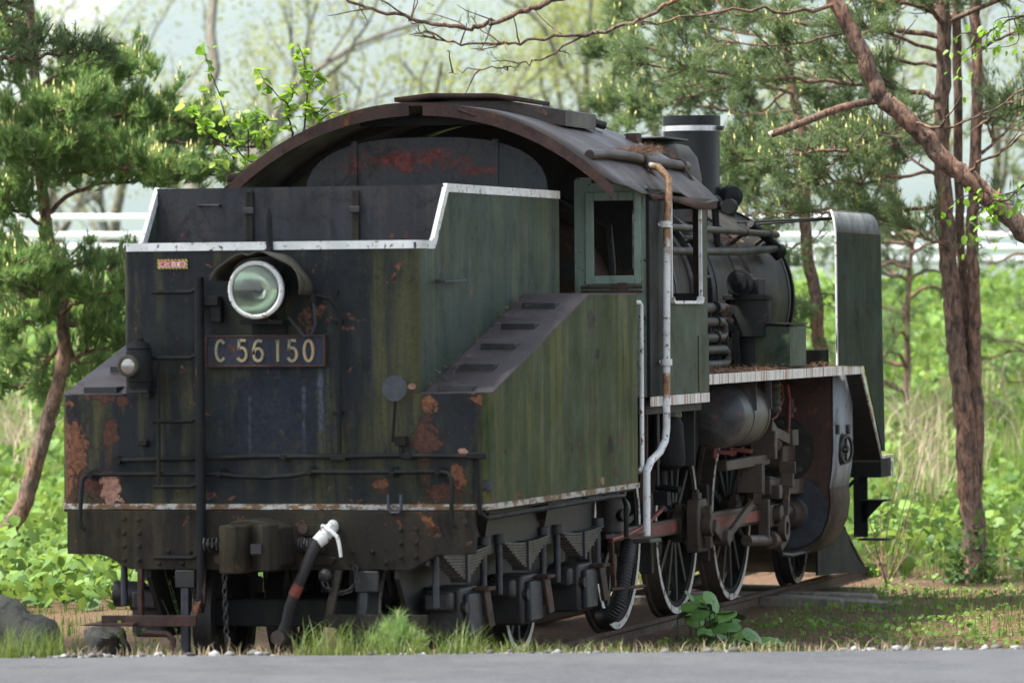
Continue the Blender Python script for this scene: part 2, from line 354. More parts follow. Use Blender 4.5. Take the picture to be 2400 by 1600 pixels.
# upper tank
RC = .07
m = MB(); pl = [(-UW, RC)] + arc(-UW+RC, RC, RC, math.pi, 1.5*math.pi, 6) + arc(UW-RC, RC, RC, 1.5*math.pi, 2*math.pi, 6)
vs = []; fs = []
for x, y in pl: vs += [(x, y, 1.82), (x, y, 2.745)]
for i in range(len(pl)-1): fs.append((2*i, 2*i+1, 2*i+3, 2*i+2))
m.add(vs, fs).build('upper_rear', M['tender_rear'], TEN)
SP = [(RC, 1.8), (3.376, 1.8), (3.376, 3.108), (.655, 3.10), (.36, 2.76), (.33, 2.745), (RC, 2.745)]
for sx in (1, -1):
    a, b = sorted((sx*UW, sx*(UW-.012)))
    MB().prism(SP, 'x', a, b).build('upper_side', M['upper_side'], TEN)
MB().bx(-UW+.012, UW-.012, .01, .62, 2.70, 2.735).build('tank_deck', M['coal_plate'], TEN)
MB().bx(-UW+.012, UW-.012, .625, .640, 2.735, 3.095).build('coal_plate', M['coal_plate'], TEN)
MB().bx(-UW+.012, UW-.012, .66, 3.3, 2.42, 2.60).build('coal_floor', M['interior'], TEN)
# white edging
m = MB()
pl = [(-UW-.004, .10)] + arc(-UW+RC, RC, RC+.006, math.pi, 1.5*math.pi, 6) + arc(UW-RC, RC, RC+.006, 1.5*math.pi, 2*math.pi, 6) + [(UW+.006, .32)]
vs = []; fs = []
for x, y in pl: vs += [(x, y, 2.698), (x, y, 2.748), (x*.985, y+.012, 2.748)]
for i in range(len(pl)-1): fs += [(3*i, 3*i+3, 3*i+4, 3*i+1), (3*i+1, 3*i+4, 3*i+5, 3*i+2)]
m.add(vs, fs).build('white_edging', M['white'], TEN)
for sx in (1, -1):
    EP = [(.322, 2.752), (.35, 2.766), (.645, 3.104), (3.378, 3.112), (3.378, 3.060), (.675, 3.052), (.41, 2.742), (.36, 2.700), (.322, 2.698)]
    a, b = sorted((sx*(UW-.018), sx*(UW+.008)))
    MB().prism(EP, 'x', a, b).build('white_edging', M['white'], TEN)
# fittings on the coal plate
for x in (-.316, .373):
    m = MB().bx(x-.022, x+.022, .60, .625, 2.74, 3.07)
    m.build('strap', M['beam'], TEN, .003); MB().bx(x-.035, x+.03, .585, .60, 2.93, 2.97).build('strap_block', M['iron'], TEN, .004)
MB().tube([(-.645, .625, 2.987), (-.645, .585, 2.987), (-.515, .585, 2.987), (-.515, .625, 2.987)], .009, 8).build('grab_handle', M['iron'], TEN)
# side grab iron
MB().tube([(UW, .40, 2.50), (UW+.05, .40, 2.50), (UW+.05, .20, 2.495), (UW+.05, .90, 2.505)], .011, 8).build('grab_handle', M['iron'], TEN)

# arched windbreak plate at the front of the bunker
ap = [(-.85, 2.6), (-.85, 3.10)]
for i in range(17):
    a = math.pi - math.pi*i/16; ap.append((.85*math.copysign(abs(math.cos(a))**.75, math.cos(a)), 3.10+.39*abs(math.sin(a))**.8))
ap += [(.85, 3.10), (.85, 2.6)]
ap2 = [ap[0]]
for p_ in ap[1:]:
    if abs(p_[0]-ap2[-1][0])+abs(p_[1]-ap2[-1][1]) > 1e-4: ap2.append(p_)
MB().prism(ap2, 'y', 3.45, 3.47).build('arched_bulkhead', M['arch'], TEN)
for x in (-.5, .49): MB().bx(x-.02, x+.02, 3.435, 3.449, 2.6, 3.47 if abs(x) < .6 else 3.3).build('stiffener', M['arch'], TEN)

# headlamp
hx, hz, hy = .010, 2.455, -.29
lamp = MB().lathe([(.02, 0), (.10, .0), (.150, .06), (.160, .12), (.162, .26)], (hx, -.03, hz), (0, -1, 0), 32).build('headlamp', M['black'], TEN)
MB().lathe([(.148, 0), (.174, -.004), (.178, .012), (.174, .032), (.162, .040), (.150, .032)], (hx, hy+.03, hz), (0, -1, 0), 40, closed=True).build('lamp_ring', M['white'], lamp)
MB().lathe([(.001, -.13), (.05, -.12), (.09, -.09), (.130, -.04), (.150, .015)], (hx, hy+.03, hz), (0, -1, 0), 32).build('reflector', M['reflector'], lamp)
MB().lathe([(.001, .050), (.05, .047), (.10, .038), (.150, .022), (.150, .016), (.10, .032), (.05, .041), (.001, .044)], (hx, hy+.03, hz), (0, -1, 0), 32).build('lens', M['glass'], lamp)
MB().cyl((hx, hy+.05, hz), (hx, hy+.10, hz), .022, n=12).build('bulb', M['iron'], lamp)
MB().bx(hx-.13, hx+.14, -.20, -.02, 2.245, 2.275).bx(hx-.05, hx+.05, -.16, -.02, 2.275, 2.31).bx(hx-.11, hx+.11, -.03, -.008, 2.15, 2.245).build('lamp_bracket', M['black'], lamp, .004)
# bent hood: two leaves meeting in a crease over the lamp
vs = []; fs = []; nh = 28; rowsn = 7
for j in range(rowsn):
    t = j/(rowsn-1)
    for i in range(nh+1):
        a = R(168) - R(168+6)*i/nh
        r = .232 + .010*math.sin(a*5+t*2) + .012*(1-t)
        if a > R(100): r += .015*math.sin((a-R(100))*2)
        x = hx+.012 + r*1.13*math.cos(a); z = hz+.010 + r*math.sin(a)*(.90) - .035*math.exp(-((a-R(97))/.09)**2)*(1-t)*.8
        y = -.02 - (.34 - .05*abs(math.cos(a)) + (.02*math.sin(a*7)))*(1-t)
        if i == nh: z -= .02
        vs.append((x, y, z))
for j in range(rowsn-1):
    for i in range(nh): b = j*(nh+1)+i; fs.append((b, b+1, b+nh+2, b+nh+1))
ho = MB().add(vs, fs).build('lamp_hood', M['hood'], lamp); so = ho.modifiers.new('solid', 'SOLIDIFY'); so.thickness = .006
MB().tube([(hx+.012, -.12, 2.675), (hx+.010, -.03, 2.70), (hx, -.012, 2.76), (hx-.01, .01, 2.90), (hx-.012, .015, 2.95)], [.022, .022, .022, .024, .012], 10).build('lamp_strap', M['black'], lamp)
# lamp wiring
MB().tube([z1(1690, 1010, Y=-.12), z1(1760, 1090, Y=-.1), z1(1800, 1140, Y=-.09), z1(1850, 1135, Y=-.09), z1(1880, 1050, Y=-.08), z1(1868, 940, Y=-.08), z1(1858, 890, Y=-.07)], .011, 8).build('lamp_cable', M['rubber'], TEN)
MB().tube([z1(1820, 868, Y=-.07), z1(1905, 862, Y=-.06), z1(1975, 885, Y=-.05), z1(2030, 945, Y=-.05), z1(2050, 1010, Y=-.05), z1(2050, 1500, Y=-.05), z2(2046, 160, Y=-.05), z2(2046, 480, Y=-.05)], .012, 8).build('conduit', M['black'], TEN)
MB().cyl(z1(1858, 850, Y=-.07), z1(1862, 915, Y=-.07), .022, n=10).build('conduit_fitting', M['beam'], TEN)
for (u, v) in ((2040, 1035), (2044, 1670)):
    p = z1(u, v, Y=-.03); MB().bx(p[0]-.035, p[0]+.02, -.055, -.004, p[2]-.012, p[2]+.012).build('clip', M['black'], TEN, .003)
p = z1(2020, 835, Y=-.02); MB().cyl(p, p+np.array([0, -.03, 0]), .022, n=10).build('bolt', M['black'], TEN)

# number plate with raised numerals
MB().bx(-.392, .366, -.040, -.012, 1.992, 2.176).build('number_plate', M['plate_blue'], TEN, .003)
plate = bpy.data.objects['number_plate']
m = MB()
for (x0, x1, za_, zb_) in ((-.397, .371, 2.168, 2.181), (-.397, .371, 1.986, 2.000), (-.397, -.382, 2.000, 2.168), (.356, .371, 2.000, 2.168)): m.bx(x0, x1, -.046, -.008, za_, zb_)
m.build('plate_rim', M['rust'], plate, .003)
def stroke(pts, w=.0175, d=.012):
    """a cast numeral: a flat bar swept along a curve in the plate's plane"""
    m = MB(); pts = [Vector((p[0], 0, p[1])) for p in pts]; n = len(pts); vs = []; fs = []
    for i in range(n):
        t = (pts[min(i+1, n-1)]-pts[max(i-1, 0)]).normalized(); nn = Vector((-t.z, 0, t.x))
        for sg in (1, -1):
            for y in (0, -d): q = pts[i]+nn*(sg*w/2*(1 if y == 0 else .8)); vs.append((q.x, y, q.z))
    for i in range(n-1): b = 4*i; fs += [(b+1, b+3, b+7, b+5), (b, b+1, b+5, b+4), (b+2, b+6, b+7, b+3)]
    fs += [(0, 2, 3, 1), (4*n-4, 4*n-3, 4*n-1, 4*n-2)]
    return m.add(vs, fs)
def ell(cx, cz, rx, rz, a0, a1, n=14): return [(cx+rx*math.cos(R(a0+(a1-a0)*i/n)), cz+rz*math.sin(R(a0+(a1-a0)*i/n))) for i in range(n+1)]
GH = .062
glyph = {
 'C': [ell(0, 0, .030, GH, 42, 318, 20)],
 '5': [[(.026, GH), (-.018, GH)], [(-.018, GH+.006), (-.022, .004)], [(-.022, .004)] + ell(-.002, -.022, .030, .040, 118, -150, 16)],
 '6': [[(.026, GH-.006), (.006, GH)] + ell(.004, .0, .033, GH, 100, 180, 8) + ell(0, -.024, .029, .038, 180, 540, 18)],
 '1': [[(0, GH+.004), (0, -GH-.004)], [(-.012, GH-.010), (.0, GH)]],
 '0': [ell(0, 0, .029, GH, 0, 360, 22)]}
for ch, u in (('C', 1228), ('5', 1376), ('6', 1487), ('1', 1622), ('5', 1722), ('0', 1834)):
    x = z1(u, 1240, Y=-.04)[0]; z = z1(u, 1240, Y=-.04)[2]; m = MB()
    for st in glyph[ch]:
        k = stroke(st, .019); m.add([(a*.98+x, b-.0395, c+z) for a, b, c in k.v], k.f)
    m.build('numeral', M['brass'], plate)

# overhead-line warning plate: red characters on white, hazard border
s0, s1 = z1(790, 612, Y=-.01), z1(997, 676, Y=-.01)
sg = MB().bx(s0[0], s1[0], -.010, -.004, s1[2], s0[2]).build('warning_plate', M['hazard'], TEN)
MB().bx(s0[0]+.012, s1[0]-.012, -.013, -.011, s1[2]+.011, s0[2]-.013).build('sign_face', M['sign_white'], sg)
cu = bpy.data.curves.new('warning_text', 'FONT'); cu.body = '架線注意'; cu.size = .044; cu.align_x = 'CENTER'; cu.align_y = 'CENTER'; cu.space_character = .92; cu.offset = .0006; cu.extrude = .0006
cu.materials.append(M['sign_red'])
tx = bpy.data.objects.new('warning_text', cu); C.objects.link(tx); tx.location = ((s0[0]+s1[0])/2, -.0145, (s0[2]+s1[2])/2+.0005); tx.rotation_euler = (R(90), 0, 0)
bpy.context.view_layer.update()
tme = bpy.data.meshes.new_from_object(tx.evaluated_get(bpy.context.evaluated_depsgraph_get())); tloc = tx.location.copy(); bpy.data.objects.remove(tx)
link('sign_lettering', tme, M['sign_red'], sg, loc=tloc, rot=(R(90), 0, 0))

# tail lamp on its bracket
tx_, tz_ = -.815, 2.0
tl = MB().lathe([(.001, -.135), (.072, -.135), (.075, -.10), (.082, -.095), (.082, .085), (.072, .10), (.080, .105), (.060, .135), (.030, .15), (.028, .165), (.001, .17)], (tx_+.03, -.15, tz_), (0, 0, 1), 20).build('tail_lamp', M['black'], TEN)
MB().lathe([(.05, 0), (.066, 0), (.068, .055), (.052, .06)], (tx_-.005, -.20, tz_), (-.1, -1, 0), 24, closed=True).build('lamp_ring', M['hood'], tl)
MB().lathe([(.001, .064), (.03, .060), (.052, .048), (.052, .03), (.001, .03)], (tx_-.005, -.20, tz_), (-.1, -1, 0), 20).build('lens', plain('dull_lamp_lens', (.30, .30, .26), .12, .4, .3, 12), tl)
MB().bx(tx_-.03, tx_+.09, -.17, -.005, 1.835, 1.858).bx(tx_+.01, tx_+.05, -.03, -.004, 1.80, 1.96).build('lamp_bracket', M['iron'], tl, .003)

# ladder at the rear
lx = -.412
lad = MB().tube([(lx, -.10, 2.535), (lx, -.10, 1.2), (lx, -.10, .62), (lx-.01, -.13, .50)], [.030, .030, .032, .034], 12).build('ladder', M['black'], TEN)
for z in (2.445, 2.045, 1.659, 1.26, .826):
    MB().tube([(lx, -.10, z+.012), (-.45, -.10, z+.012), (-.47, -.10, z), (-.715, -.10, z)], .014, 8).build('rung', M['black'], lad)
MB().tube([(-.681, -.10, 2.045), (-.681, -.10, 1.26)], .012, 8).build('stile', M['black'], lad)
MB().bx(lx-.04, lx+.12, -.10, -.005, 2.36, 2.42).bx(lx+.06, lx+.13, -.08, -.005, 2.26, 2.40).build('ladder_bracket', M['black'], lad, .006)

# handrails across the rear
def hr(name, pts, r=.014): return MB().tube(pts, r, 8).build(name, M['black'], TEN)
hr('handrail', [z2(300, 1005, Y=-.12), z2(270, 985, Y=-.13), z2(255, 940, Y=-.13), z2(272, 670, Y=-.10), z2(290, 638, Y=-.09), z2(345, 622, Y=-.08), z2(1230, 618, Y=-.08), z2(1330, 635, Y=-.09), z2(1560, 642, Y=-.09), z2(1740, 628, Y=-.09), z2(1850, 605, Y=-.08), z3(0, 607, Y=-.08), z3(670, 603, Y=-.08), z3(735, 612, Y=-.09), z3(762, 650, Y=-.10), z3(757, 920, Y=-.13), z3(770, 965, Y=-.13), z3(800, 985, Y=-.12)])
for (u, v) in ((345, 625), (1230, 612), (1850, 600), (2420, 605), (2735, 600)):
    p = z2(u, v, Y=-.04); MB().cyl((p[0], -.005, p[2]), (p[0], -.10, p[2]), .019, n=10).cyl((p[0], -.004, p[2]), (p[0], -.018, p[2]), .035, n=12).build('rail_post', M['black'], TEN)
hr('air_pipe', [z2(515, 525, Y=-.05), z2(1050, 512, Y=-.05), z2(1500, 498, Y=-.05), z2(2050, 500, Y=-.05), z3(400, 492, Y=-.05), z3(880, 496, Y=-.05), z3(905, 498, Y=-.03), (1.312, -.012, 1.42), (1.318, -.008, 1.2), (1.33, -.01, 1.10), (1.36, .03, 1.065), (1.375, .15, 1.07), (1.375, 3.0, 1.085), (1.375, 3.35, 1.08), (1.37, 3.45, 1.02), (1.37, 3.46, .80)], .016)
p = z2(515, 525, Y=-.05); MB().cyl((p[0], -.002, p[2]), (p[0], -.075, p[2]), .028, n=12).build('pipe_flange', M['black'], TEN)
for (a_, b_, c_) in ((2040, 505, .05), (1660, 500, .02), (2510, 495, .035), (2990, 492, .06)):
    p = z2(a_, b_, Y=-.05); MB().bx(p[0]-c_, p[0]+c_, -.07, -.004, p[2]-.018, p[2]+.018).build('pipe_clamp', M['black'], TEN, .005)
p = z2(697, 403, Y=-.02); MB().bx(p[0]-.03, p[0]+.03, -.05, -.004, p[2]-.02, p[2]+.022).build('plug', M['black'], TEN, .008)
# disc target and its rod, small cock, U bolt
p = z4(370, 1500, Y=-.10); dt = MB().cyl(p, p+np.array([0, -.012, 0]), .077, n=28).build('disc_target', M['blue_iron'], TEN)
MB().tube([p+np.array([0, .004, -.07]), z3(352, 400, Y=-.09)], .010, 8).build('target_rod', M['black'], dt)
p = z3(415, 390, Y=-.03); MB().bx(p[0]-.035, p[0]+.035, -.07, -.004, p[2]-.03, p[2]+.03).cyl(p, p+np.array([0, -.02, -.08]), .016, n=8).build('drain_cock', M['beam'], TEN, .006)
MB().tube([z3(325, 760, Y=-.05), z3(325, 850, Y=-.06), z3(345, 885, Y=-.06), z3(395, 885, Y=-.06), z3(412, 850, Y=-.06), z3(412, 760, Y=-.05)], .011, 8).build('shackle', M['blue_iron'], TEN)

# buffer beam with rivets
bp_ = [(-1.297, 1.112), (1.305, 1.112), (1.305, .853), (1.09, .848), (1.04, .83), (.93, .77), (.90, .756), (-.89, .752), (-.93, .775), (-1.04, .83), (-1.09, .842), (-1.297, .845)]
beam = MB().prism(bp_, 'y', -.055, .0).build('buffer_beam', M['beam'], TEN, .004)
rv = MB().lathe([(.016, 0), (.016, .004), (.012, .011), (.001, .014)], (0, 0, 0), (0, -1, 0), 8).mesh('rivet')
rpts = [(x, z) for x in (-.925, -.828) for z in (1.058, .976, .895, .812)] + [(x, z) for x in (.845, .94) for z in (1.002, .92, .836)] + [(.535, .865), (.665, .865), (-.64, .865), (-.50, .862), (-.55, .79), (-.70, .79), (.535, .79), (-.30, .81), (1.05, 1.02), (.75, .80), (.30, .81)]
for (x, z) in rpts: link('rivet', rv, M['beam'], beam, loc=(x, -.055, z))
MB().cyl((1.245, -.056, 1.055), (1.245, -.0575, 1.055), .017, n=12).build('bolt_hole_shade', M['rubber'], beam)  # solid black disc painted for the dark inside a bolt hole

# knuckle coupler
cpl = MB()
cpl.prism([(-.14, 1.04), (-.10, 1.065), (.0, 1.075), (.10, 1.06), (.19, 1.02), (.20, .80), (.15, .76), (-.14, .765)], 'y', -.42, -.14)
cpl.prism([(-.145, -.42), (-.145, -.56), (-.10, -.60), (-.03, -.60), (.005, -.56), (.02, -.46), (.02, -.42)], 'z', .755, 1.045)
cpl.prism([(.06, -.42), (.075, -.50), (.12, -.56), (.17, -.55), (.19, -.48), (.19, -.42)], 'z', .77, 1.05)
cpl.bx(-.10, .10, -.16, .05, .82, 1.0)
co = cpl.build('coupler', M['beam'], TEN, .010)
MB().bx(.058, .125, -.571, -.55, .875, .935).build('knuckle_slot_shade', M['rubber'], co)  # solid black block stands for the shade inside the knuckle's slot
for x0, x1 in ((-.39, -.15), (.20, .36)):
    n = 60; MB().tube([(x0+(x1-x0)*i/n, -.12+.042*math.cos(i/n*2*math.pi*9), .905+.042*math.sin(i/n*2*math.pi*9)) for i in range(n+1)], .008, 6).build('coil_spring', M['iron'], co)
    MB().cyl((x0, -.12, .905), (x1, -.12, .905), .02, n=8).build('spring_rod', M['iron'], co)
for (u, v) in ((1228, 1200), (1870, 1190), (1808, 995)):
    p = z2(u, v, Y=-.05); MB().cyl(p, p+np.array([0, -.05, 0]), .030, n=10).build('bolt', M['rust'], co)
MB().prism([(.19, 1.03), (.42, 1.035), (.40, .97), (.24, .96)], 'y', -.09, -.057).build('coupler_bracket', M['beam'], co, .004)
MB().prism([(.22, .78), (.42, .79), (.44, .83), (.22, .86)], 'y', -.09, -.057).build('coupler_bracket', M['beam'], co, .004)

# brake hose with its white cock
hs = MB().tube([z2(1895, 1075, Y=-.30), z2(1860, 1150, Y=-.31), z2(1800, 1290, Y=-.32), z2(1745, 1420, Y=-.32), z2(1700, 1540, Y=-.30), z8(1680, 620, Y=-.28), z8(1655, 680, Y=-.27)], [.036, .036, .034, .034, .034, .034, .036], 12).build('brake_hose', M['rubber'], TEN)
MB().tube([z2(1765, 1380, Y=-.322), z2(1728, 1455, Y=-.322)], .0355, 12).build('hose_mark', M['red_flute'], hs)
MB().tube([z2(1888, 1092, Y=-.30), z2(1925, 1060, Y=-.28), z2(1968, 1010, Y=-.24), z2(2000, 985, Y=-.15), z2(2000, 970, Y=-.05)], [.040, .044, .042, .036, .034], 12).build('angle_cock', M['white'], hs)
MB().tube([z2(1925, 975, Y=-.27), z2(1990, 1015, Y=-.30), z2(2030, 1050, Y=-.31), z2(2045, 1110, Y=-.32), z2(2055, 1190, Y=-.32)], [.014, .014, .013, .012, .010], 8).build('cock_handle', M['white'], hs)
p = z8(1630, 715, Y=-.27); MB().cyl(p+np.array([0, .03, 0]), p+np.array([0, -.04, 0]), .045, n=14).cyl(z8(1670, 640, Y=-.28), p, .030, n=10).build('hose_coupling', M['oily'], hs, .004)
# chains
def chain(name, pts, par, r=.005, L=.045):
    P = [Vector(p) for p in pts]; dist = [0]
    for i in range(1, len(P)): dist.append(dist[-1]+(P[i]-P[i-1]).length)
    m = MB(); n = int(dist[-1]/(L*.78))
    for k in range(n):
        s = (k+.5)/n*dist[-1]; i = max(j for j in range(len(P)-1) if dist[j] <= s); t = (P[i+1]-P[i]).normalized(); c = P[i]+t*(s-dist[i])
        a = t.orthogonal().normalized(); b = t.cross(a)
        if k % 2: a = b
        m.tube([c + t*(L/2*math.cos(q)) + a*(L*.30*math.sin(q)) for q in [2*math.pi*j/8 for j in range(9)]], r, 5, caps=False)
    return m.build(name, M['iron'], par)
chain('chain', [z2(1255, 1310, Y=-.2), z2(1255, 1400, Y=-.2), z8(1255, 420, Y=-.2), z8(1262, 560, Y=-.2), z8(1268, 740, Y=-.2)], TEN, .006, .05)
chain('chain', [z8(1935, 330, Y=-.15), z8(1975, 385, Y=-.15), z8(2040, 415, Y=-.15), z8(2110, 395, Y=-.15), z8(2165, 330, Y=-.15), z8(2150, 220, Y=-.1)], TEN, .006, .05)
p = z8(1950, 290, Y=-.12); MB().ball(p, .045, 14, 10).build('chain_ball', M['iron'], TEN)

# steps and hangers under the beam
def flat(name, pts, mat, par=TEN, bev=.004):
    m = MB()
    for p, q, w_, h_ in pts: m.bar(p, q, w_, h_)
    return m.build(name, M[mat], par, bev)
flat('step_bar', [(z8(410, 600, Y=-.20), z8(1060, 600, Y=-.20), .03, .068)], 'rust')
MB().add([z8(270, 628, Y=-.25), z8(620, 620, Y=-.30), z8(700, 590, Y=-.1), z8(400, 600, Y=.02), z8(270, 633, Y=-.25), z8(620, 640, Y=-.30), z8(700, 596, Y=-.1), z8(400, 606, Y=.02)], [(0,1,2,3), (7,6,5,4), (0,4,5,1), (1,5,6,2), (2,6,7,3), (3,7,4,0)]).build('step_plate', M['rust'], TEN)
flat('ladder_foot', [((lx-.01, -.13, .56), z8(1035, 600, Y=-.2), .05, .03), ((lx+.005, -.10, .76), (lx+.005, -.12, .55), .05, .03)], 'rust')
flat('hanger', [((-.828, -.03, .755), (-.828, -.03, .46), .055, .03)], 'rust')
flat('hanger', [((-.54, -.02, .755), (-.545, -.02, .22), .055, .05)], 'blue_iron')
flat('hanger', [((.61, -.02, .755), (.59, -.02, .40), .055, .05)], 'blue_iron')
flat('hanger', [((.462, -.10, .755), (.425, -.20, .46), .06, .02)], 'beam')
flat('step_bar', [((.42, -.20, .455), (1.05, -.20, .455), .03, .08)], 'beam')
MB().bx(-.60, -.47, -.06, -.01, .64, .75).build('hanger_bracket', M['iron'], TEN, .008); MB().bx(.55, .70, -.06, -.01, .62, .75).build('hanger_bracket', M['iron'], TEN, .008)
MB().tube([z8(700, 680, Y=-.2), z8(860, 690, Y=-.2), z8(900, 730, Y=-.2), z8(890, 830, Y=-.2)], .02, 8).build('step_stirrup', M['rust'], TEN)

# underframe, axles, wheels, springs, axle boxes
AX = (.69, 2.14, 3.585)
MB().bx(-.98, .98, .02, 4.05, .78, 1.10).build('underframe', M['iron'], TEN)
for sx in (1, -1):
    MB().prism([(.02, .70), (.02, 1.0), (4.0, 1.0), (4.0, .72), (3.95, .36), (3.8, .36), (3.75, .62), (3.4, .62), (3.35, .36), (2.35, .36), (2.32, .62), (1.97, .62), (1.93, .36), (.92, .36), (.87, .62), (.52, .62), (.48, .36), (.30, .36)], 'x', *sorted((sx*.78, sx*.81))).build('side_frame', M['iron'], TEN)
    for y0, y1 in ((1.05, 1.75), (2.5, 3.2)): MB().bar((sx*.98, y0, 1.08), (sx*.85, y0+.28, .80), .22, .02).build('gusset', M['beam'], TEN)
for y in AX: MB().cyl((-1.0, y, .43), (1.0, y, .43), .065, n=14).build('axle', M['iron'], TEN)
MB().bx(-.55, .45, .38, .46, .38, .55).build('brake_beam', M['black'], TEN, .01)

WM = {}
def wheel(name, par, sx, y, r, ns, tyre_w=.13, face=.60, mat='black', lab=None):
    key = (r, ns)
    if key not in WM:
        hub = MB().lathe([(.06, -.13), (r*.13+.05, -.13), (r*.15+.05, .02), (.001, .03)], (0,0,0), (1,0,0), 24)
        hub.lathe([(r-.095, -.115), (r-.055, -.115), (r-.055, -.01), (r-.095, -.01)], (0,0,0), (1,0,0), 48, closed=True)
        ty = MB().lathe([(r-.057, -tyre_w), (r+.028, -tyre_w), (r+.022, -tyre_w+.028), (r+.002, -tyre_w+.035), (r-.004, 0), (r-.057, 0)], (0,0,0), (1,0,0), 56, closed=True)
        pr = MB().lathe([(r-.055, .0), (r-.006, .0), (r-.007, .003), (r-.054, .003)], (0,0,0), (1,0,0), 56, closed=True)
        sp = MB().add([(-.045,-.032,r*.12),(-.02,-.032,r*.12),(-.02,.032,r*.12),(-.045,.032,r*.12),(-.05,-.020,r-.09),(-.025,-.020,r-.09),(-.025,.020,r-.09),(-.05,.020,r-.09)],
                      [(0,3,2,1),(4,5,6,7),(0,1,5,4),(1,2,6,5),(2,3,7,6),(3,0,4,7)])
        WM[key] = [q.mesh(nm) for q, nm in ((hub, 'wheel_centre'), (ty, 'tyre'), (pr, 'painted_rim'), (sp, 'spoke'))]
    a, b, c, d = WM[key]; rz = 0 if sx > 0 else math.pi
    wobj = link(name, a, M[mat], par, loc=(sx*face, y, r), rot=(0, 0, rz))
    link('tyre', b, M['oily' if r > .5 else 'iron'], wobj, loc=(sx*face, y, r), rot=(0, 0, rz))
    link('painted_rim', c, M['rim_white'], wobj, loc=(sx*face, y, r), rot=(0, 0, rz))
    for k in range(ns):
        link('spoke', d, M['iron'], wobj, loc=(sx*face, y, r), rot=(2*math.pi*(k+.3)/ns, 0, rz))
    return wobj
g = NG('worn_white_rim'); n1 = g.noise(9, 7, .7, dist=.5)
M['rim_white'] = g.out(g.mix(g.rng(n1, .54, .60), g.mix(g.rng(g.noise(30, 4, .6), .3, .7), (.42, .40, .35), (.62, .62, .57)), g.mix(g.rng(g.noise(18, 4, .6), .4, .6), (.10, .045, .025), (.05, .03, .022))), .6)
for y in AX:
    for sx in (1, -1): wheel('tender_wheel', TEN, sx, y, .43, 10)

sb = []
for k in range(9):
    L = .56*(1-k/9.6); m = MB(); n = 8; vs = []; fs = []
    for i in range(n+1):
        yy = -L+2*L*i/n; zz = -.018*k + .05*(yy/.56)**2*0.5
        for xx in (-.045, .045):
            for h in (-.0145, 0): vs.append((xx, yy, zz+h))
    for i in range(n): b = 4*i; fs += [(b+1, b+3, b+7, b+5), (b, b+4, b+6, b+2), (b, b+1, b+5, b+4), (b+2, b+6, b+7, b+3)]
    fs += [(0, 2, 3, 1), (4*n, 4*n+1, 4*n+3, 4*n+2)]
    sb.append(m.add(vs, fs).mesh('spring_leaf'))
for y in AX:
    for sx in (1, -1):
        X = sx*1.0
        spg = MB().bx(X-.055, X+.06, y-.028, y+.028, .645, .835).build('leaf_spring', M['blue_iron'], TEN, .004)
        for k in range(9): link('spring_leaf', sb[k], M['spring'], spg, loc=(X, y, .828))
        for dy in (-.54, .54):
            MB().cyl((X, y+dy, .52), (X, y+dy, .90), .022, n=10).cyl((X, y+dy, .845), (X, y+dy, .90), .045, n=12).build('spring_hanger', M['blue_iron'], spg)
        bxm = MB().bx(min(X*.84, X*1.06), max(X*.84, X*1.06), y-.20, y+.20, .30, .62)
        box = bxm.build('axle_box', M['iron'], TEN, .02)
        MB().bx(*sorted((X*1.06, X*1.10)), y-.13, y+.16, .32, .58).build('box_cover', M['blue_iron'], box, .012)
        MB().bar((X*1.12, y+.15, .60), (X*1.14, y+.20, .36), .03, .06).build('cover_strap', M['oily'], box, .006)
        MB().bx(*sorted((X*1.06, X*1.16)), y+.08, y+.26, .585, .61).build('cover_lip', M['rust'], box, .006)
        for q in (-.16, .30): MB().cyl((X*1.0, y+q, .50), (X*1.09, y+q, .50), .036, n=10).build('box_bolt', M['iron'], box)
        MB().bx(*sorted((X*.86, X*1.03)), y-.34, y-.22, .48, .60).build('box_guide', M['iron'], box, .02)
        MB().bx(*sorted((X*.86, X*1.02)), y+.22, y+.36, .46, .58).build('box_guide', M['iron'], box, .02)
# left end of the rear axle: box seen past the beam
MB().cyl((-1.16, .45, .575), (-.98, .45, .575), .085, .075, 14).build('axle_cap', M['iron'], TEN)

# drawgear end: vertical valve, corrugated hose between tender and engine
vp = z3(1850, 900, X=1.05)
MB().cyl(vp+np.array([0, 0, .14]), vp+np.array([0, 0, -.12]), .10, .085, 16).cyl(vp+np.array([.02, 0, .0]), vp+np.array([.12, -.05, 0]), .045, n=12).ball(vp+np.array([.03, .1, .04]), .09).build('water_valve', M['iron'], TEN, .008)
hp = [z3(1980, 1100, X=.95), z3(1960, 1230, X=.97), z3(1930, 1400, X=.97), z9(1900, 500, X=.96), z9(1850, 560, X=.90), z9(1800, 570, X=.80)]
pts = []; rs = []
for i in range(len(hp)-1):
    for k in range(14):
        t = k/14; a = Vector(hp[max(i-1, 0)]); b = Vector(hp[i]); c = Vector(hp[i+1]); d = Vector(hp[min(i+2, len(hp)-1)])
        q = .5*((2*b)+(-a+c)*t+(2*a-5*b+4*c-d)*t*t+(-a+3*b-3*c+d)*t**3); pts.append(q); rs.append(.052+.007*(k % 2))
MB().tube(pts, rs, 16).build('corrugated_hose', M['rubber'], TEN)
MB().bar(z3(1850, 960, X=.98), z3(1880, 1400, X=.98), .03, .05).bar(z3(1800, 1050, X=.98), z3(2070, 1040, X=.98), .05, .03).build('hose_bracket', M['rust'], TEN, .004)
MB().tube([z3(1860, 1415, X=1.0), z3(2090, 1388, X=1.0)], .012, 8).build('bracket_rod', M['rust'], TEN)
MB().bx(-.95, 1.02, 3.81, 4.3, 1.02, 1.12).build('footplate', M['iron'], TEN)

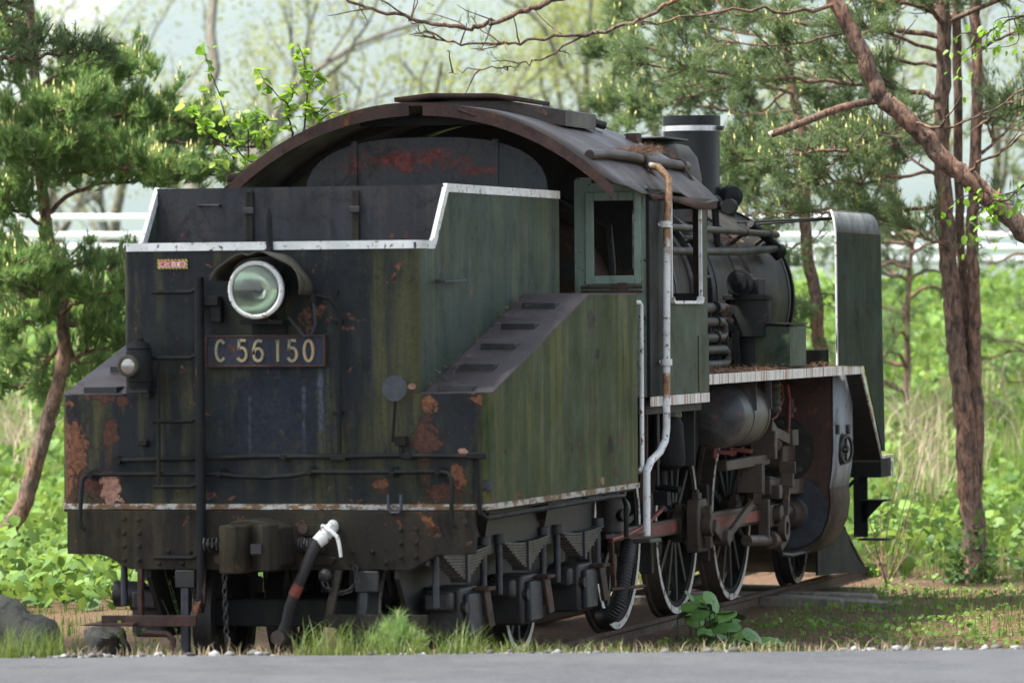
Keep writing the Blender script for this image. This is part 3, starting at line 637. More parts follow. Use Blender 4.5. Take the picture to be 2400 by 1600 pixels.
# ================================================================ ENGINE
ENG = thing('steam_locomotive', 'rusty dark green steam locomotive with curved cab roof, tall black chimney and smoke deflectors', 'locomotive', (0, 8.8, 0))
def E(mb, name, mat, bev=0, par=None): return mb.build(name, M[mat], par or ENG, bev)
DY = (6.282, 8.142, 10.002); LY = 12.514
BZ, BR = 2.40, .735

# boiler, smokebox
boil = E(MB().lathe([(.001, 5.86), (.78, 5.86), (.80, 5.9), (.80, 7.2), (.735, 7.6), (.735, 10.2)], (0, 0, BZ), (0, 1, 0), 48), 'boiler', 'boiler')
E(MB().lathe([(.70, 10.2), (.752, 10.2), (.752, 11.62), (.70, 11.66), (.60, 11.72), (.3, 11.78), (.001, 11.80)], (0, 0, BZ), (0, 1, 0), 48), 'smokebox', 'boiler')
for y in (6.6, 7.62, 8.1, 9.0, 9.75, 10.22, 11.55):
    r = .80 if y < 7.3 else (.752 if y > 10.2 else .736)
    E(MB().lathe([(r-.002, -.03), (r+.007, -.03), (r+.007, .03), (r-.002, .03)], (0, y, BZ), (0, 1, 0), 48, closed=True), 'boiler_band', 'iron', par=boil)
E(MB().lathe([(.70, 0), (.775, 0), (.775, .05), (.70, .05)], (0, 11.62, BZ), (0, 1, 0), 48, closed=True), 'smokebox_ring', 'black')
# two humped domes on the boiler
def dome(cy, hl, hwid, top, name):
    m = MB(); vs = []; fs = []; n = 32; prof = [(1.08, .0), (1.0, .10), (1.0, .55), (.93, .80), (.78, .94), (.5, .995), (0.02, 1.0)]; z0 = BZ+.60
    for (s, h) in prof:
        for k in range(n):
            a = 2*math.pi*k/n; c, d = math.cos(a), math.sin(a)
            vs.append((hwid*s*c, cy+hl*s*math.copysign(abs(d)**.8, d), z0+(top-z0)*h))
    for i in range(len(prof)-1):
        for k in range(n): fs.append((i*n+k, i*n+(k+1) % n, (i+1)*n+(k+1) % n, (i+1)*n+k))
    fs.append(tuple((len(prof)-1)*n+k for k in range(n)))
    return E(m.add(vs, fs), name, 'boiler')
dome(9.55, .55, .46, 3.64, 'sand_dome'); dome(8.0, .5, .40, 3.60, 'steam_dome')
E(MB().bx(-.30, .30, 9.1, 9.9, 3.645, 3.665).bx(-.06, .06, 9.2, 9.3, 3.66, 3.70), 'dome_lid', 'iron', .01)
# chimney
ch = E(MB().lathe([(.30, 2.98), (.245, 3.16), (.232, 3.30), (.232, 3.82), (.240, 3.825), (.240, 3.90), (.215, 3.90), (.215, 3.4), (.001, 3.4)], (0, 11.27, 0), (0, 0, 1), 40), 'chimney', 'chimney')
E(MB().lathe([(.233, 3.775), (.239, 3.775), (.239, 3.818), (.233, 3.818)], (0, 11.27, 0), (0, 0, 1), 40, closed=True), 'chimney_band', 'steel_band', par=ch)
E(MB().bx(.225, .275, 11.2, 11.27, 3.78, 3.815).cyl((.25, 11.17, 3.797), (.25, 11.30, 3.797), .010, n=8), 'band_clamp', 'iron', par=ch)
# turbo generator beside the chimney
E(MB().lathe([(.001, -.14), (.06, -.13), (.095, -.08), (.10, .05), (.08, .11), (.03, .14), (.001, .14)], (.29, 11.36, 3.23), (.75, -1, 0.1), 24), 'generator', 'black')
E(MB().cyl((.29, 11.36, 3.16), (.29, 11.36, 3.04), .05, n=12).bx(.22, .36, 11.30, 11.42, 3.02, 3.05), 'generator_foot', 'black')
# valve cluster on the boiler shoulder
tp = z6(845, 640, Y=9.5)
E(MB().cyl((.62, 9.5, 2.80), (.60, 9.5, 3.14), .028, n=10).cyl((.52, 9.5, 2.85), (.52, 9.5, 3.14), .022, n=10).cyl((.42, 9.5, 3.15), (.72, 9.5, 3.12), .035, n=10).ball((.60, 9.5, 3.15), .06).ball((.48, 9.5, 3.14), .05).cyl((.72, 9.45, 3.12), (.72, 9.55, 3.12), .06, n=12), 'turret_valve', 'black')
E(MB().ball((.64, 6.6, 3.10), .11, sz=.8).cyl((.45, 6.55, 3.08), (.85, 6.7, 3.11), .045, n=10).cyl((.60, 6.5, 3.0), (.64, 7.0, 3.14), .04, n=10).cyl((.80, 6.5, 3.08), (.80, 6.85, 3.10), .05, n=10), 'injector_valve', 'black')
# handrails along the boiler
hrx = [(.74, 5.95, 2.925), (.75, 7.4, 2.927), (.76, 9.2, 2.925), (.75, 11.1, 2.915)]
E(MB().tube(hrx, .026, 10), 'handrail', 'boiler')
for y in (6.9, 8.4, 9.9, 10.8): E(MB().cyl((.60, y+.12, 2.83), (.755, y, 2.92), .018, n=8).cyl((.755, y-.03, 2.921), (.755, y+.03, 2.921), .036, n=10), 'rail_bracket', 'boiler')
E(MB().tube([(.80, 5.95, 2.745), (.80, 8.0, 2.752), (.80, 9.6, 2.765), (.79, 10.5, 2.79), (.78, 10.9, 2.80)], .030, 10), 'steam_pipe', 'boiler')
E(MB().ball((.80, 10.95, 2.78), .06).cyl((.70, 10.9, 2.86), (.80, 10.98, 2.74), .05, n=10).cyl((.64, 10.6, 3.0), (.80, 10.95, 2.80), .035, n=10), 'pipe_joint', 'black')
# curved side ladder over the boiler
for y0 in (8.15, 8.50):
    pts = [(math.sin(a)*(BR+.05)*1.0, y0, BZ+math.cos(a)*(BR+.05)) for a in [R(30+6*i) for i in range(12)]]
    pts += [(.98, y0, 2.15), (1.0, y0, 1.87)]
    m = MB()
    for i in range(len(pts)-1): m.bar(pts[i], pts[i+1], .05, .016, up=(0, 1, 0))
    E(m, 'ladder_rail', 'black')
for z, x in ((2.86, .68), (2.56, .79), (2.24, .92)): E(MB().cyl((x, 8.15, z), (x, 8.50, z), .014, n=8), 'ladder_rung', 'iron')
# pipe cooler bank beside the firebox
zz = [2.325, 2.20, 2.085, 1.975, 1.895]
E(MB().tube([(.98, 5.95, 2.325), (.98, 8.05, 2.325), (.94, 8.15, 2.31), (.86, 8.18, 2.30)], .038, 10), 'pipe', 'boiler')
E(MB().tube([(1.0, 5.95, 2.22), (1.0, 7.95, 2.22), (1.0, 8.03, 2.19), (1.0, 8.03, 2.13), (1.0, 7.95, 2.10), (1.0, 5.95, 2.10)], .036, 10), 'pipe', 'boiler')
E(MB().tube([(1.02, 5.95, 2.01), (1.02, 7.95, 2.01), (1.02, 8.03, 1.985), (1.02, 8.03, 1.925), (1.02, 7.95, 1.90), (1.02, 5.95, 1.90)], .036, 10), 'pipe', 'boiler')
for y in (7.0, 7.75):
    for z in (2.325, 2.22, 2.10, 2.01, 1.90): E(MB().cyl((1.0, y-.015, z), (1.0, y+.015, z), .048, n=12), 'pipe_clip', 'black')
    E(MB().bx(.94, .97, y-.02, y+.02, 1.86, 2.30), 'pipe_stand', 'black')
E(MB().bx(-.9, .9, 5.92, 7.9, 1.3, 2.1), 'firebox', 'interior')
# feed pump
pu = E(MB().cyl((.99, 8.92, 1.90), (.99, 8.92, 2.10), .10, n=16).cyl((.99, 8.92, 2.10), (.99, 8.92, 2.40), .175, n=28).cyl((.99, 8.92, 2.385), (.99, 8.92, 2.425), .195, n=28), 'feed_pump', 'black', .004)
E(MB().bx(.86, 1.10, 8.80, 9.05, 2.42, 2.55), 'valve_chest', 'black', .01, par=pu)
E(MB().lathe([(.001, -.05), (.022, -.05), (.024, -.02), (.07, -.018), (.075, .0), (.105, .002), (.105, .03)], (.97, 8.70, 2.515), (0.2, 1, 0), 20).cyl((.97, 8.70, 2.515), (.97, 8.95, 2.50), .095, n=18), 'pump_head', 'black', par=pu)
E(MB().cyl((.84, 8.75, 2.30), (.84, 8.62, 2.30), .06, n=14).cyl((.80, 8.75, 2.20), (.88, 8.62, 2.20), .045, n=12).tube([(.6, 8.6, 2.22), (.86, 8.62, 2.22), (.9, 8.7, 2.22)], .035, 10), 'pump_pipe', 'rust', par=pu)
# tool box on the running board and front step box
E(MB().prism([(1.02, 1.875), (1.335, 1.868), (1.335, 2.175), (1.02, 2.195)], 'y', 8.85, 9.45), 'tool_box', 'cab_side', .006)
E(MB().bx(1.0, 1.345, 8.83, 9.47, 2.19, 2.205), 'tool_box_lid', 'black', .004)
E(MB().bx(.62, 1.12, 10.3, 11.35, 1.852, 1.98), 'step_box', 'black', .006)
E(MB().tube([(.85, 10.6, 1.98), (.85, 10.6, 2.06), (.90, 10.6, 2.06)], .012, 8), 'grab_handle', 'black')

# running boards, sloping front deck, front beam
for sx in (1, -1):
    a = sorted((sx*.62, sx*1.362))
    E(MB().bx(*a, 5.92, 11.42, 1.812, 1.846), 'running_board', 'iron', .002)
    q = sorted((sx*1.363, sx*1.377))
    E(MB().bx(*q, 5.925, 11.43, 1.778, 1.850), 'edge_strip', 'white_streak')
    E(MB().prism([(11.43, 1.850), (11.47, 1.828), (12.30, 1.085), (12.76, 1.085), (12.76, .90), (12.735, .90), (12.735, 1.06), (12.28, 1.06), (11.43, 1.80)], 'x', *q), 'edge_strip', 'white_streak')
    E(MB().prism([(11.43, 1.83), (12.29, 1.07), (12.29, 1.045), (11.43, 1.80)], 'x', *a), 'sloping_deck', 'iron')
E(MB().bx(-1.36, 1.36, 12.30, 12.73, .90, 1.058), 'front_beam', 'black', .006)
E(MB().bx(-.62, .62, 11.3, 12.3, 1.0, 1.7), 'saddle', 'interior')
# fallen pine needles on the running board are added with the litter below

# smoke deflectors
for sx in (1, -1):
    prof = [(10.40, 1.855), (10.385, 2.0), (10.38, 2.92), (12.20, 2.92), (12.25, 1.9), (12.30, 1.12), (12.22, 1.13), (11.50, 1.84)]
    dfl = E(MB().prism(prof, 'x', *sorted((sx*1.380, sx*1.390))), 'smoke_deflector', 'deflector')
    vs = []; fs = []
    for (x, z, i0, i1) in ((1.385, 2.921, 0, 0), (1.380, 2.97, .0, .01), (1.368, 3.03, .01, .05), (1.352, 3.075, .03, .12), (1.335, 3.092, .07, .22)):
        vs += [(sx*x, 10.38+i0, z), (sx*x, 12.20-i1, z)]
    for i in range(4): fs.append((2*i, 2*i+1, 2*i+3, 2*i+2))
    o = E(MB().add(vs, fs), 'deflector_lip', 'lit_lip_grey', par=dfl); s_ = o.modifiers.new('solid', 'SOLIDIFY'); s_.thickness = .010; s_.offset = 0
    E(MB().tube([(sx*1.385, 10.40, 1.86), (sx*1.385, 10.372, 2.92), (sx*1.380, 10.372, 2.97), (sx*1.368, 10.382, 3.03), (sx*1.352, 10.40, 3.075), (sx*1.335, 10.44, 3.094)], .010, 6), 'edge_bead', 'white', par=dfl)
    E(MB().tube([(sx*1.335, 10.44, 3.094), (sx*1.335, 11.97, 3.094), (sx*1.352, 12.08, 3.077), (sx*1.368, 12.15, 3.03), (sx*1.385, 12.205, 2.92), (sx*1.385, 12.26, 1.9), (sx*1.388, 12.305, 1.12)], .007, 6), 'edge_bead', 'lit_lip_grey', par=dfl)
    for y in (10.72, 10.95): E(MB().tube([(sx*.40, y+.35, 3.02-.02*(y > 10.8)), (sx*1.36, y, 3.045)], .010, 8), 'stay_rod', 'black', par=dfl)

# ---------------- cab
cab_rear, cab_front = 4.17, 5.90
for sx in (1, -1):
    def X2(a, b): return sorted((sx*a, sx*b))
    cs = MB(); xs = X2(1.358, 1.370)
    cs.bx(*xs, 4.66, 4.79, 1.72, 3.10).bx(*xs, 5.69, 5.91, 1.72, 3.10).bx(*xs, 4.79, 5.69, 1.72, 2.37).bx(*xs, 4.79, 5.69, 3.06, 3.10)
    side = E(cs, 'cab_side', 'cab_side')
    E(MB().bx(*X2(1.352, 1.376), 4.15, 4.655, 1.72, 3.14), 'door_post', 'black', .004)
    E(MB().bx(*X2(1.371, 1.378), 5.60, 5.905, 1.73, 2.13), 'patch_plate', 'cab_side', par=side)
    # window: rounded white lip
    lip = [(4.79, 3.06), (4.79, 2.40), (4.80, 2.375), (4.83, 2.365), (5.65, 2.365), (5.68, 2.375), (5.69, 2.40), (5.69, 3.06)]
    m = MB()
    for i in range(len(lip)-1): m.bar((sx*1.372, *lip[i]), (sx*1.372, *lip[i+1]), .022, .022 if i in (0, 6) else .05, up=(1, 0, 0))
    E(m, 'window_lip', 'white', par=side)
    E(MB().bx(*X2(1.371, 1.380), 4.16, 5.912, 1.655, 1.722), 'edge_strip', 'white_streak')
    # mint coloured rear wall with its window
    rw = MB(); y0, y1 = cab_rear, cab_rear+.014
    rw.bx(*X2(.845, .965), y0, y1, 1.72, 3.22).bx(*X2(1.285, 1.350), y0, y1, 1.72, 3.16).bx(*X2(.965, 1.285), y0, y1, 1.72, 2.535).bx(*X2(.965, 1.285), y0, y1, 3.075, 3.18)
    wall = E(rw, 'cab_rear_wall', 'mint')
    fr = MB()
    fr.bx(*X2(.925, .985), y0-.022, y0-.002, 2.49, 3.12).bx(*X2(1.265, 1.318), y0-.022, y0-.002, 2.49, 3.12).bx(*X2(.985, 1.265), y0-.022, y0-.002, 3.06, 3.12).bx(*X2(.985, 1.265), y0-.022, y0-.002, 2.49, 2.55)
    E(fr, 'window_frame', 'mint', .006, par=wall)
    E(MB().tube([(sx*.90, y0-.05, 2.47), (sx*1.33, y0-.05, 2.47)], .011, 8).tube([(sx*.90, y0-.045, 2.44), (sx*1.33, y0-.045, 2.44)], .009, 8).bx(*X2(1.16, 1.22), y0-.06, y0-.024, 2.43, 2.50), 'window_bar', 'rust', par=wall)
    # front wall with window opening past the boiler
    E(MB().bx(*X2(1.275, 1.352), 5.87, 5.89, 1.72, 3.12), 'front_post', 'rust')
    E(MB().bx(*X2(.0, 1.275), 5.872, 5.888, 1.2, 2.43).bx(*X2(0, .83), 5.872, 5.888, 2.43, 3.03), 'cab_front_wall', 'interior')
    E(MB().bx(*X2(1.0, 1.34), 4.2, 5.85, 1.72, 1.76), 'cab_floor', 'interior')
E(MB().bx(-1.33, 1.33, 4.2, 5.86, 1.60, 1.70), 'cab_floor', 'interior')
RX, RTOP, REAVE = 1.41, 3.715, 3.085
RR = (RX**2+(RTOP-REAVE)**2)/(2*(RTOP-REAVE)); RCZ = RTOP-RR
def roof_z(x): return RCZ+math.sqrt(max(.01, RR*RR-x*x))
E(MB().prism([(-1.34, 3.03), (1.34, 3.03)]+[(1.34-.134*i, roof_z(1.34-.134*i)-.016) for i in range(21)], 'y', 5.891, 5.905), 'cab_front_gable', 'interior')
# backhead and fittings inside
E(MB().lathe([(.001, 5.45), (.60, 5.45), (.68, 5.52), (.70, 5.85)], (0, 0, 2.35), (0, 1, 0), 36), 'backhead', 'rust')
E(MB().tube([(.75, 5.3, 2.0), (.85, 5.25, 2.5), (.78, 5.4, 2.9), (.4, 5.5, 3.1)], .025, 8).tube([(.95, 5.3, 1.8), (1.0, 5.2, 2.6)], .02, 8).cyl((.55, 5.4, 2.6), (.55, 5.25, 2.6), .09, n=14), 'cab_pipes', 'iron')
E(MB().bx(.95, 1.3, 4.9, 5.25, 1.9, 2.25).bx(1.0, 1.3, 4.7, 4.76, 2.2, 2.6), 'driver_seat', 'rust', .01)

# roof: arched sheet with drooping eaves
RX, RTOP, REAVE = 1.41, 3.715, 3.085
RR = (RX**2+(RTOP-REAVE)**2)/(2*(RTOP-REAVE)); RCZ = RTOP-RR
def roof_z(x): return RCZ+math.sqrt(max(.01, RR*RR-x*x))
ry0, ry1 = 3.22, 6.12
nx, ny = 40, 8; vs = []; fs = []
for j in range(ny+1):
    y = ry0+(ry1-ry0)*j/ny
    for i in range(nx+1):
        x = -RX+2*RX*i/nx
        yy = y; x *= .965+.035*j/ny
        z = roof_z(x) + .006*math.sin(x*7+y*3)*math.sin(y*2.2) + (.03*math.sin(y*4+1)*smooth(1.25, 1.41, abs(x)))
        vs.append((x, yy, z))
for j in range(ny):
    for i in range(nx): b = j*(nx+1)+i; fs.append((b, b+1, b+nx+2, b+nx+1))
roof = E(MB().add(vs, fs), 'cab_roof', 'roof'); so = roof.modifiers.new('solid', 'SOLIDIFY'); so.thickness = .012; so.offset = -1
# rear stiffener with a notch at the crown
def rib(y, t, dep, notch=False, x0=-1.357, x1=1.357, n=56, yo=None):
    m = MB(); pr = []
    for i in range(n):
        xa, xb = x0+(x1-x0)*i/n, x0+(x1-x0)*(i+1)/n
        if notch and abs((xa+xb)/2) < .046: d = .018
        else: d = dep
        f = (lambda x: y)
        ya, yb = (f(xa), f(xb)) if yo is None else (y, y); za_, zb_ = roof_z(xa)-.004, roof_z(xb)-.004
        m.add([(xa, ya, za_), (xb, yb, zb_), (xb, yb, zb_-d), (xa, ya, za_-d), (xa, ya+t, za_), (xb, yb+t, zb_), (xb, yb+t, zb_-d), (xa, ya+t, za_-d)], [(0,1,2,3), (7,6,5,4), (3,2,6,7), (0,4,5,1)]+([(1,5,6,2)] if i == n-1 or notch else [])+([(0,3,7,4)] if i == 0 or notch else []))
    return m
rb = E(rib(ry0-.004, .014, .085, True), 'roof_rear_rib', 'rust')
E(MB().tube([(.30, ry0-.004, roof_z(.3)-.03), (.42, ry0-.012, roof_z(.42)-.05)], [.014, .004], 8), 'torn_lug', 'rust', par=rb)
E(rib(4.3, .03, .07, yo=1), 'roof_rib', 'interior'); E(rib(5.2, .03, .07, yo=1), 'roof_rib', 'interior')
E(MB().bar((-.5, 3.6, 3.60), (.5, 3.6, 3.60), .05, .05), 'roof_tie', 'interior')
# deep eave plate on each side below the gutter
for sx in (1, -1):
    vs = []; fs = []
    for i in range(9):
        y = 4.14+(6.13-4.14)*i/8; vs += [(sx*1.395, y, 3.10), (sx*(1.400+.01*math.sin(y*5)), y, 3.055+.02*math.sin(y*3.1)-.02*(i/8))]
    for i in range(8): fs.append((2*i, 2*i+1, 2*i+3, 2*i+2))
    o = E(MB().add(vs, fs), 'eave_plate', 'rust'); s_ = o.modifiers.new('s', 'SOLIDIFY'); s_.thickness = .008
    gx = 1.14; gz = roof_z(gx)+.03
    gp = [(sx*gx, 3.45, gz-.01), (sx*gx, 3.9, gz+.01), (sx*(gx+.01), 4.4, gz+.008), (sx*(gx+.03), 5.0, gz-.012), (sx*(gx+.04), 6.10, gz-.022)]
    gu = E(MB().tube(gp, .034, 12), 'roof_gutter', 'roof')
    for y in (4.82, 5.95): E(MB().lathe([(.034, -.03), (.044, -.03), (.044, .03), (.034, .03)], (sx*(gx+.03), y, gz-.012), (0, 1, 0), 14, closed=True).bar((sx*(gx+.05), y, gz-.02), (sx*(gx+.12), y, roof_z(gx+.12)), .06, .012), 'gutter_clip', 'rust', par=gu)
# drain pipe and rear handrail, white
dpx = 1.425
dp = E(MB().tube([(1.19, 4.85, 3.32), (1.30, 4.75, 3.30), (1.40, 4.62, 3.22), (dpx, 4.52, 3.10), (dpx, 4.46, 2.9), (dpx, 4.42, 2.1), (dpx, 4.40, 1.50), (dpx, 4.36, 1.42), (1.42, 4.22, 1.345), (1.41, 4.0, 1.29), (1.405, 3.90, 1.22), (1.405, 3.89, .79)], [.026]*12, 12), 'drain_pipe', 'white_pipe' if 'white_pipe' in M else 'white')
for z in (2.90, 1.955): E(MB().lathe([(.026, -.022), (.04, -.022), (.04, .022), (.026, .022)], (dpx, 4.44 if z > 2.5 else 4.415, z), (0, 0, 1), 12, closed=True).cyl((dpx-.07, 4.42, z), (dpx+.0, 4.42, z), .014, n=8), 'pipe_clamp', 'white', par=dp)
E(MB().tube([(1.33, 3.86, 2.365), (1.36, 3.92, 2.365), (1.362, 3.955, 2.34), (1.362, 3.95, 1.25), (1.35, 3.91, 1.22)], .016, 10), 'handrail', 'white')
# hatch and pipes on the roof
ha = E(MB().prism([(-.42, 3.66), (-.42, 3.765), (.30, 3.765), (.74, 3.69), (.74, 3.58), (.30, 3.66)], 'y', 4.35, 5.2), 'roof_vent', 'roof', .004)
m = MB(); vs = [(-.46, 4.26, 3.795), (.26, 4.26, 3.812), (.46, 4.30, 3.775), (.46, 5.0, 3.775), (.26, 5.0, 3.812), (-.46, 5.0, 3.795), (-.2, 4.25, 3.822), (-.2, 5.0, 3.822)]
E(m.add(vs, [(0, 6, 7, 5), (6, 1, 4, 7), (1, 2, 3, 4)]), 'vent_lid', 'rust', par=ha).modifiers.new('s', 'SOLIDIFY').thickness = .03
for q, x in enumerate((.56, .70)): E(MB().tube([(x-.22, 5.25+.1*q, roof_z(x-.22)+.05), (x, 5.5+.1*q, roof_z(x)+.045)], .030, 12).cyl((x-.08, 5.42+.1*q, roof_z(x-.08)+.05), (x-.06, 5.44+.1*q, roof_z(x-.06)+.048), .036, n=12), 'roof_pipe', 'iron')
E(MB().bx(.78, .86, 5.9, 6.05, roof_z(.82)-.01, roof_z(.82)+.05), 'roof_lug', 'rust')
E(MB().bx(-.62, -.5, 3.5, 3.7, roof_z(-.56)-.01, roof_z(-.56)+.02), 'roof_lug', 'rust')
E(MB().tube([(-1.25, 3.50, 3.26), (-1.33, 3.45, 3.235), (-1.40, 3.42, 3.235)], [.03, .035, .03], 10), 'gutter_end', 'rust')

# ---------------- running gear
E(MB().bx(-.45, -.41, 5.0, 12.3, .55, 1.25).bx(.41, .45, 5.0, 12.3, .55, 1.25), 'main_frame', 'interior')
E(MB().bx(-.40, .40, 4.4, 7.6, .5, 1.55), 'ash_pan', 'interior')
for y in DY:
    for sx in (1, -1): wheel('driving_wheel', ENG, sx, y, .70, 12)
    E(MB().cyl((-.62, y, .70), (.62, y, .70), .09, n=16), 'axle', 'iron')
for sx in (1, -1): wheel('leading_wheel', ENG, sx, LY, .43, 9)
E(MB().cyl((-.6, LY, .43), (.6, LY, .43), .07, n=14), 'axle', 'iron')
PZ = .69; PIN = [y-.30 for y in DY]
for y, pyy in zip(DY, PIN):
    for sx in (1, -1):
        E(MB().bar((sx*.615, y, .70), (sx*.615, pyy, PZ), .05, .22, up=(0, 0, 1)), 'crank_web', 'oily', .01)
cr = E(MB().bar((.69, PIN[0]-.1, PZ), (.69, PIN[2]+.1, PZ), .05, .115), 'coupling_rod', 'oily', .008)
for a, b in ((PIN[0]+.2, PIN[1]-.22), (PIN[1]+.22, PIN[2]-.2)): E(MB().bx(.716, .719, a, b, PZ-.036, PZ+.036), 'rod_flute', 'red_flute', par=cr)
for y in PIN: E(MB().cyl((.655, y, PZ), (.735, y, PZ), .125, n=20).bx(.665, .725, y-.06, y+.06, PZ+.10, PZ+.16).cyl((.735, y, PZ), (.765, y, PZ), .06, n=12), 'rod_bearing', 'oily', .008, par=cr)
E(MB().bar((-.69, PIN[0]-.1, PZ), (-.69, PIN[2]+.1, PZ), .05, .115), 'coupling_rod', 'oily', .008)
# main rod, big end, return crank, eccentric rod
XH = gear(1000, 1110, X=.86)
be = E(MB().prism([(PIN[1]-.15, PZ-.20), (PIN[1]+.15, PZ-.20), (PIN[1]+.17, PZ-.12), (PIN[1]+.17, PZ+.14), (PIN[1]+.12, PZ+.20), (PIN[1]-.13, PZ+.20), (PIN[1]-.16, PZ+.12)], 'x', .775, .875), 'big_end', 'oily', .014)
E(MB().bx(.80, .85, PIN[1]-.05, PIN[1]+.06, PZ+.20, PZ+.245).cyl((.825, PIN[1], PZ+.24), (.825, PIN[1], PZ+.27), .02, n=8), 'oil_cup', 'oily', .004, par=be)
E(MB().cyl((.875, PIN[1], PZ), (.95, PIN[1], PZ), .085, n=18).bx(.89, .94, PIN[1]-.035, PIN[1]+.035, PZ-.17, PZ+.15), 'crank_pin', 'oily', .006, par=be)
mr = E(MB().bar((.825, PIN[1]+.14, PZ+.005), tuple(XH), .055, .15), 'main_rod', 'oily', .008)
d_ = (XH-np.array([.825, PIN[1], PZ])); E(MB().bar(np.array([.856, PIN[1], PZ])+d_*.16, np.array([.894, PIN[1], PZ])+d_*.93-np.array([.0, 0, 0]), .012, .085), 'rod_flute', 'red_flute', par=mr)
rcp = gear(700, 1310, X=.97)
E(MB().bar((.955, PIN[1], PZ), tuple(rcp), .04, .10).cyl(rcp+np.array([-.06, 0, 0]), rcp+np.array([.06, 0, 0]), .062, n=14), 'return_crank', 'oily', .008)
lkb = gear(975, 990, X=1.0)
E(MB().bar(tuple(rcp+np.array([.02, .12, .01])), tuple(lkb), .035, .062).cyl(rcp+np.array([.0, .12, 0]), rcp+np.array([.05, .12, 0]), .04, n=10), 'eccentric_rod', 'oily', .006)
# expansion link
l0, l1 = gear(975, 680, X=1.02), gear(975, 930, X=1.02)
E(MB().bar(l0+np.array([-.03, 0, 0]), l1+np.array([-.03, 0, 0]), .04, .20, up=(1, 0, 0)).bar(l0+np.array([.03, .12, 0]), l1+np.array([.03, .12, -.02]), .03, .05, up=(1, 0, 0)).bar(l1+np.array([0, .05, .03]), lkb, .07, .15), 'expansion_link', 'oily', .008)
b0, b1 = gear(1060, 400, X=1.02), gear(1060, 640, X=1.02)
E(MB().bar(b0, b1, .08, .20, up=(1, 0, 0)).bar(b1+np.array([0, .05, 0]), gear(700, 700, X=.95), .08, .08).cyl(gear(1120, 520, X=1.0), gear(1160, 520, X=1.1), .05, n=12).bar(gear(1080, 350, X=1.02), gear(1120, 420, X=1.02), .1, .1), 'link_bracket', 'oily', .01)
E(MB().bar(gear(1120, 400, X=1.02), gear(1290, 480, X=1.02), .04, .085).bx(*sorted((gear(1240, 430, X=1.0)[0]-.02, gear(1240, 430, X=1.0)[0]+.06)), gear(1270, 450, X=1.0)[1]-.12, gear(1270, 450, X=1.0)[1]+.1, gear(1270, 470, X=1.0)[2]-.05, gear(1270, 430, X=1.0)[2]+.04), 'radius_rod', 'oily', .006)
# crosshead and slide bars
chd = gear(1070, 1110, X=.90)
E(MB().bar(gear(1060, 800, X=.92), gear(1210, 830, X=.92), .10, .03).bar(gear(1040, 880, X=.92), gear(1330, 870, X=.92), .14, .12), 'slide_bar', 'oily', .008)
E(MB().bx(.86, .98, chd[1]-.16, chd[1]+.12, chd[2]-.10, chd[2]+.08).bar(gear(1110, 860, X=.96), gear(1110, 980, X=.96), .10, .18, up=(1, 0, 0)).bar(gear(1060, 980, X=.96), gear(1060, 1340, X=.96), .05, .09, up=(1, 0, 0)).cyl(chd+np.array([.05, 0, 0]), chd+np.array([.14, 0, 0]), .075, n=16), 'crosshead', 'oily', .010)
E(MB().cyl(gear(1100, 1090, X=.90), gear(1290, 1070, X=.90), .05, n=12), 'piston_rod', 'spring')
E(MB().cyl(gear(910, 1335, X=.96), gear(1100, 1335, X=.96), .045, n=12).cyl(gear(1100, 1330, X=.97), gear(1180, 1330, X=.97), .07, n=14), 'union_link', 'oily')
cl = [gear(1260, 660, X=1.04), gear(1262, 760, X=1.04), gear(1255, 880, X=1.04), gear(1240, 1150, X=1.04)]
E(MB().bar(cl[0], cl[1], .04, .13, up=(1, 0, 0)).bar(cl[1], cl[2], .04, .10, up=(1, 0, 0)).bar(cl[2], cl[3], .035, .055, up=(1, 0, 0)), 'combination_lever', 'oily', .006)
rg = gear(1230, 1230, X=1.04)
E(MB().lathe([(.055, -.03), (.105, -.03), (.105, .03), (.055, .03)], rg, (1, 0, 0), 20, closed=True).bar(rg+np.array([0, .06, -.08]), gear(1190, 1400, X=1.02), .04, .06), 'lever_eye', 'oily', .006)
# cylinder block with peeling casing, valve and cylinder covers
cyz, cyr, cyx = .66, .36, .90; y0, y1 = 10.98, 11.74
body = [(.30, 1.78), (1.235, 1.78), (1.235, 1.18), (1.225, 1.02), (1.20, .86)]
low = [(1.20, .86), (1.21, .74), (1.19, .60), (1.13, .46), (1.04, .36), (.92, .31), (.80, .32), (.70, .38), (.60, .5), (.30, .5)]
E(MB().prism([(a*.985 if a > .5 else a, b) for a, b in body+low[1:]], 'y', y0, y1-.01), 'cylinder_block', 'rust')
def skin(pts, name, mat):
    vs = []; fs = []
    for a, b in pts: vs += [(a, y0-.012, b), (a, y1, b)]
    for i in range(len(pts)-1): fs.append((2*i, 2*i+1, 2*i+3, 2*i+2))
    o = E(MB().add(vs, fs), name, mat); s_ = o.modifiers.new('s', 'SOLIDIFY'); s_.thickness = .008; return o
skin(body[1:], 'casing_sheet', 'casing'); skin(low[:-2], 'casing_sheet', 'casing_low')
vc = (.80, y0, 1.17)
vo = E(MB().lathe([(.001, .09), (.10, .09), (.105, .03), (.26, .03), (.27, .0), (.27, -.02)], vc, (0, -1, 0), 36), 'valve_cover', 'iron')
for k in range(8): a = 2*math.pi*k/8; E(MB().cyl((vc[0]+.22*math.cos(a), y0-.03, vc[2]+.22*math.sin(a)), (vc[0]+.22*math.cos(a), y0-.055, vc[2]+.22*math.sin(a)), .024, n=8), 'cover_nut', 'oily', par=vo)
E(MB().bx(.70, .92, 10.55, 10.98, 1.08, 1.28).bx(.74, .95, 10.35, 10.56, 1.04, 1.32).cyl((.80, 9.9, 1.16), (.80, 10.5, 1.16), .04, n=10), 'valve_guide', 'oily', .015, par=vo)
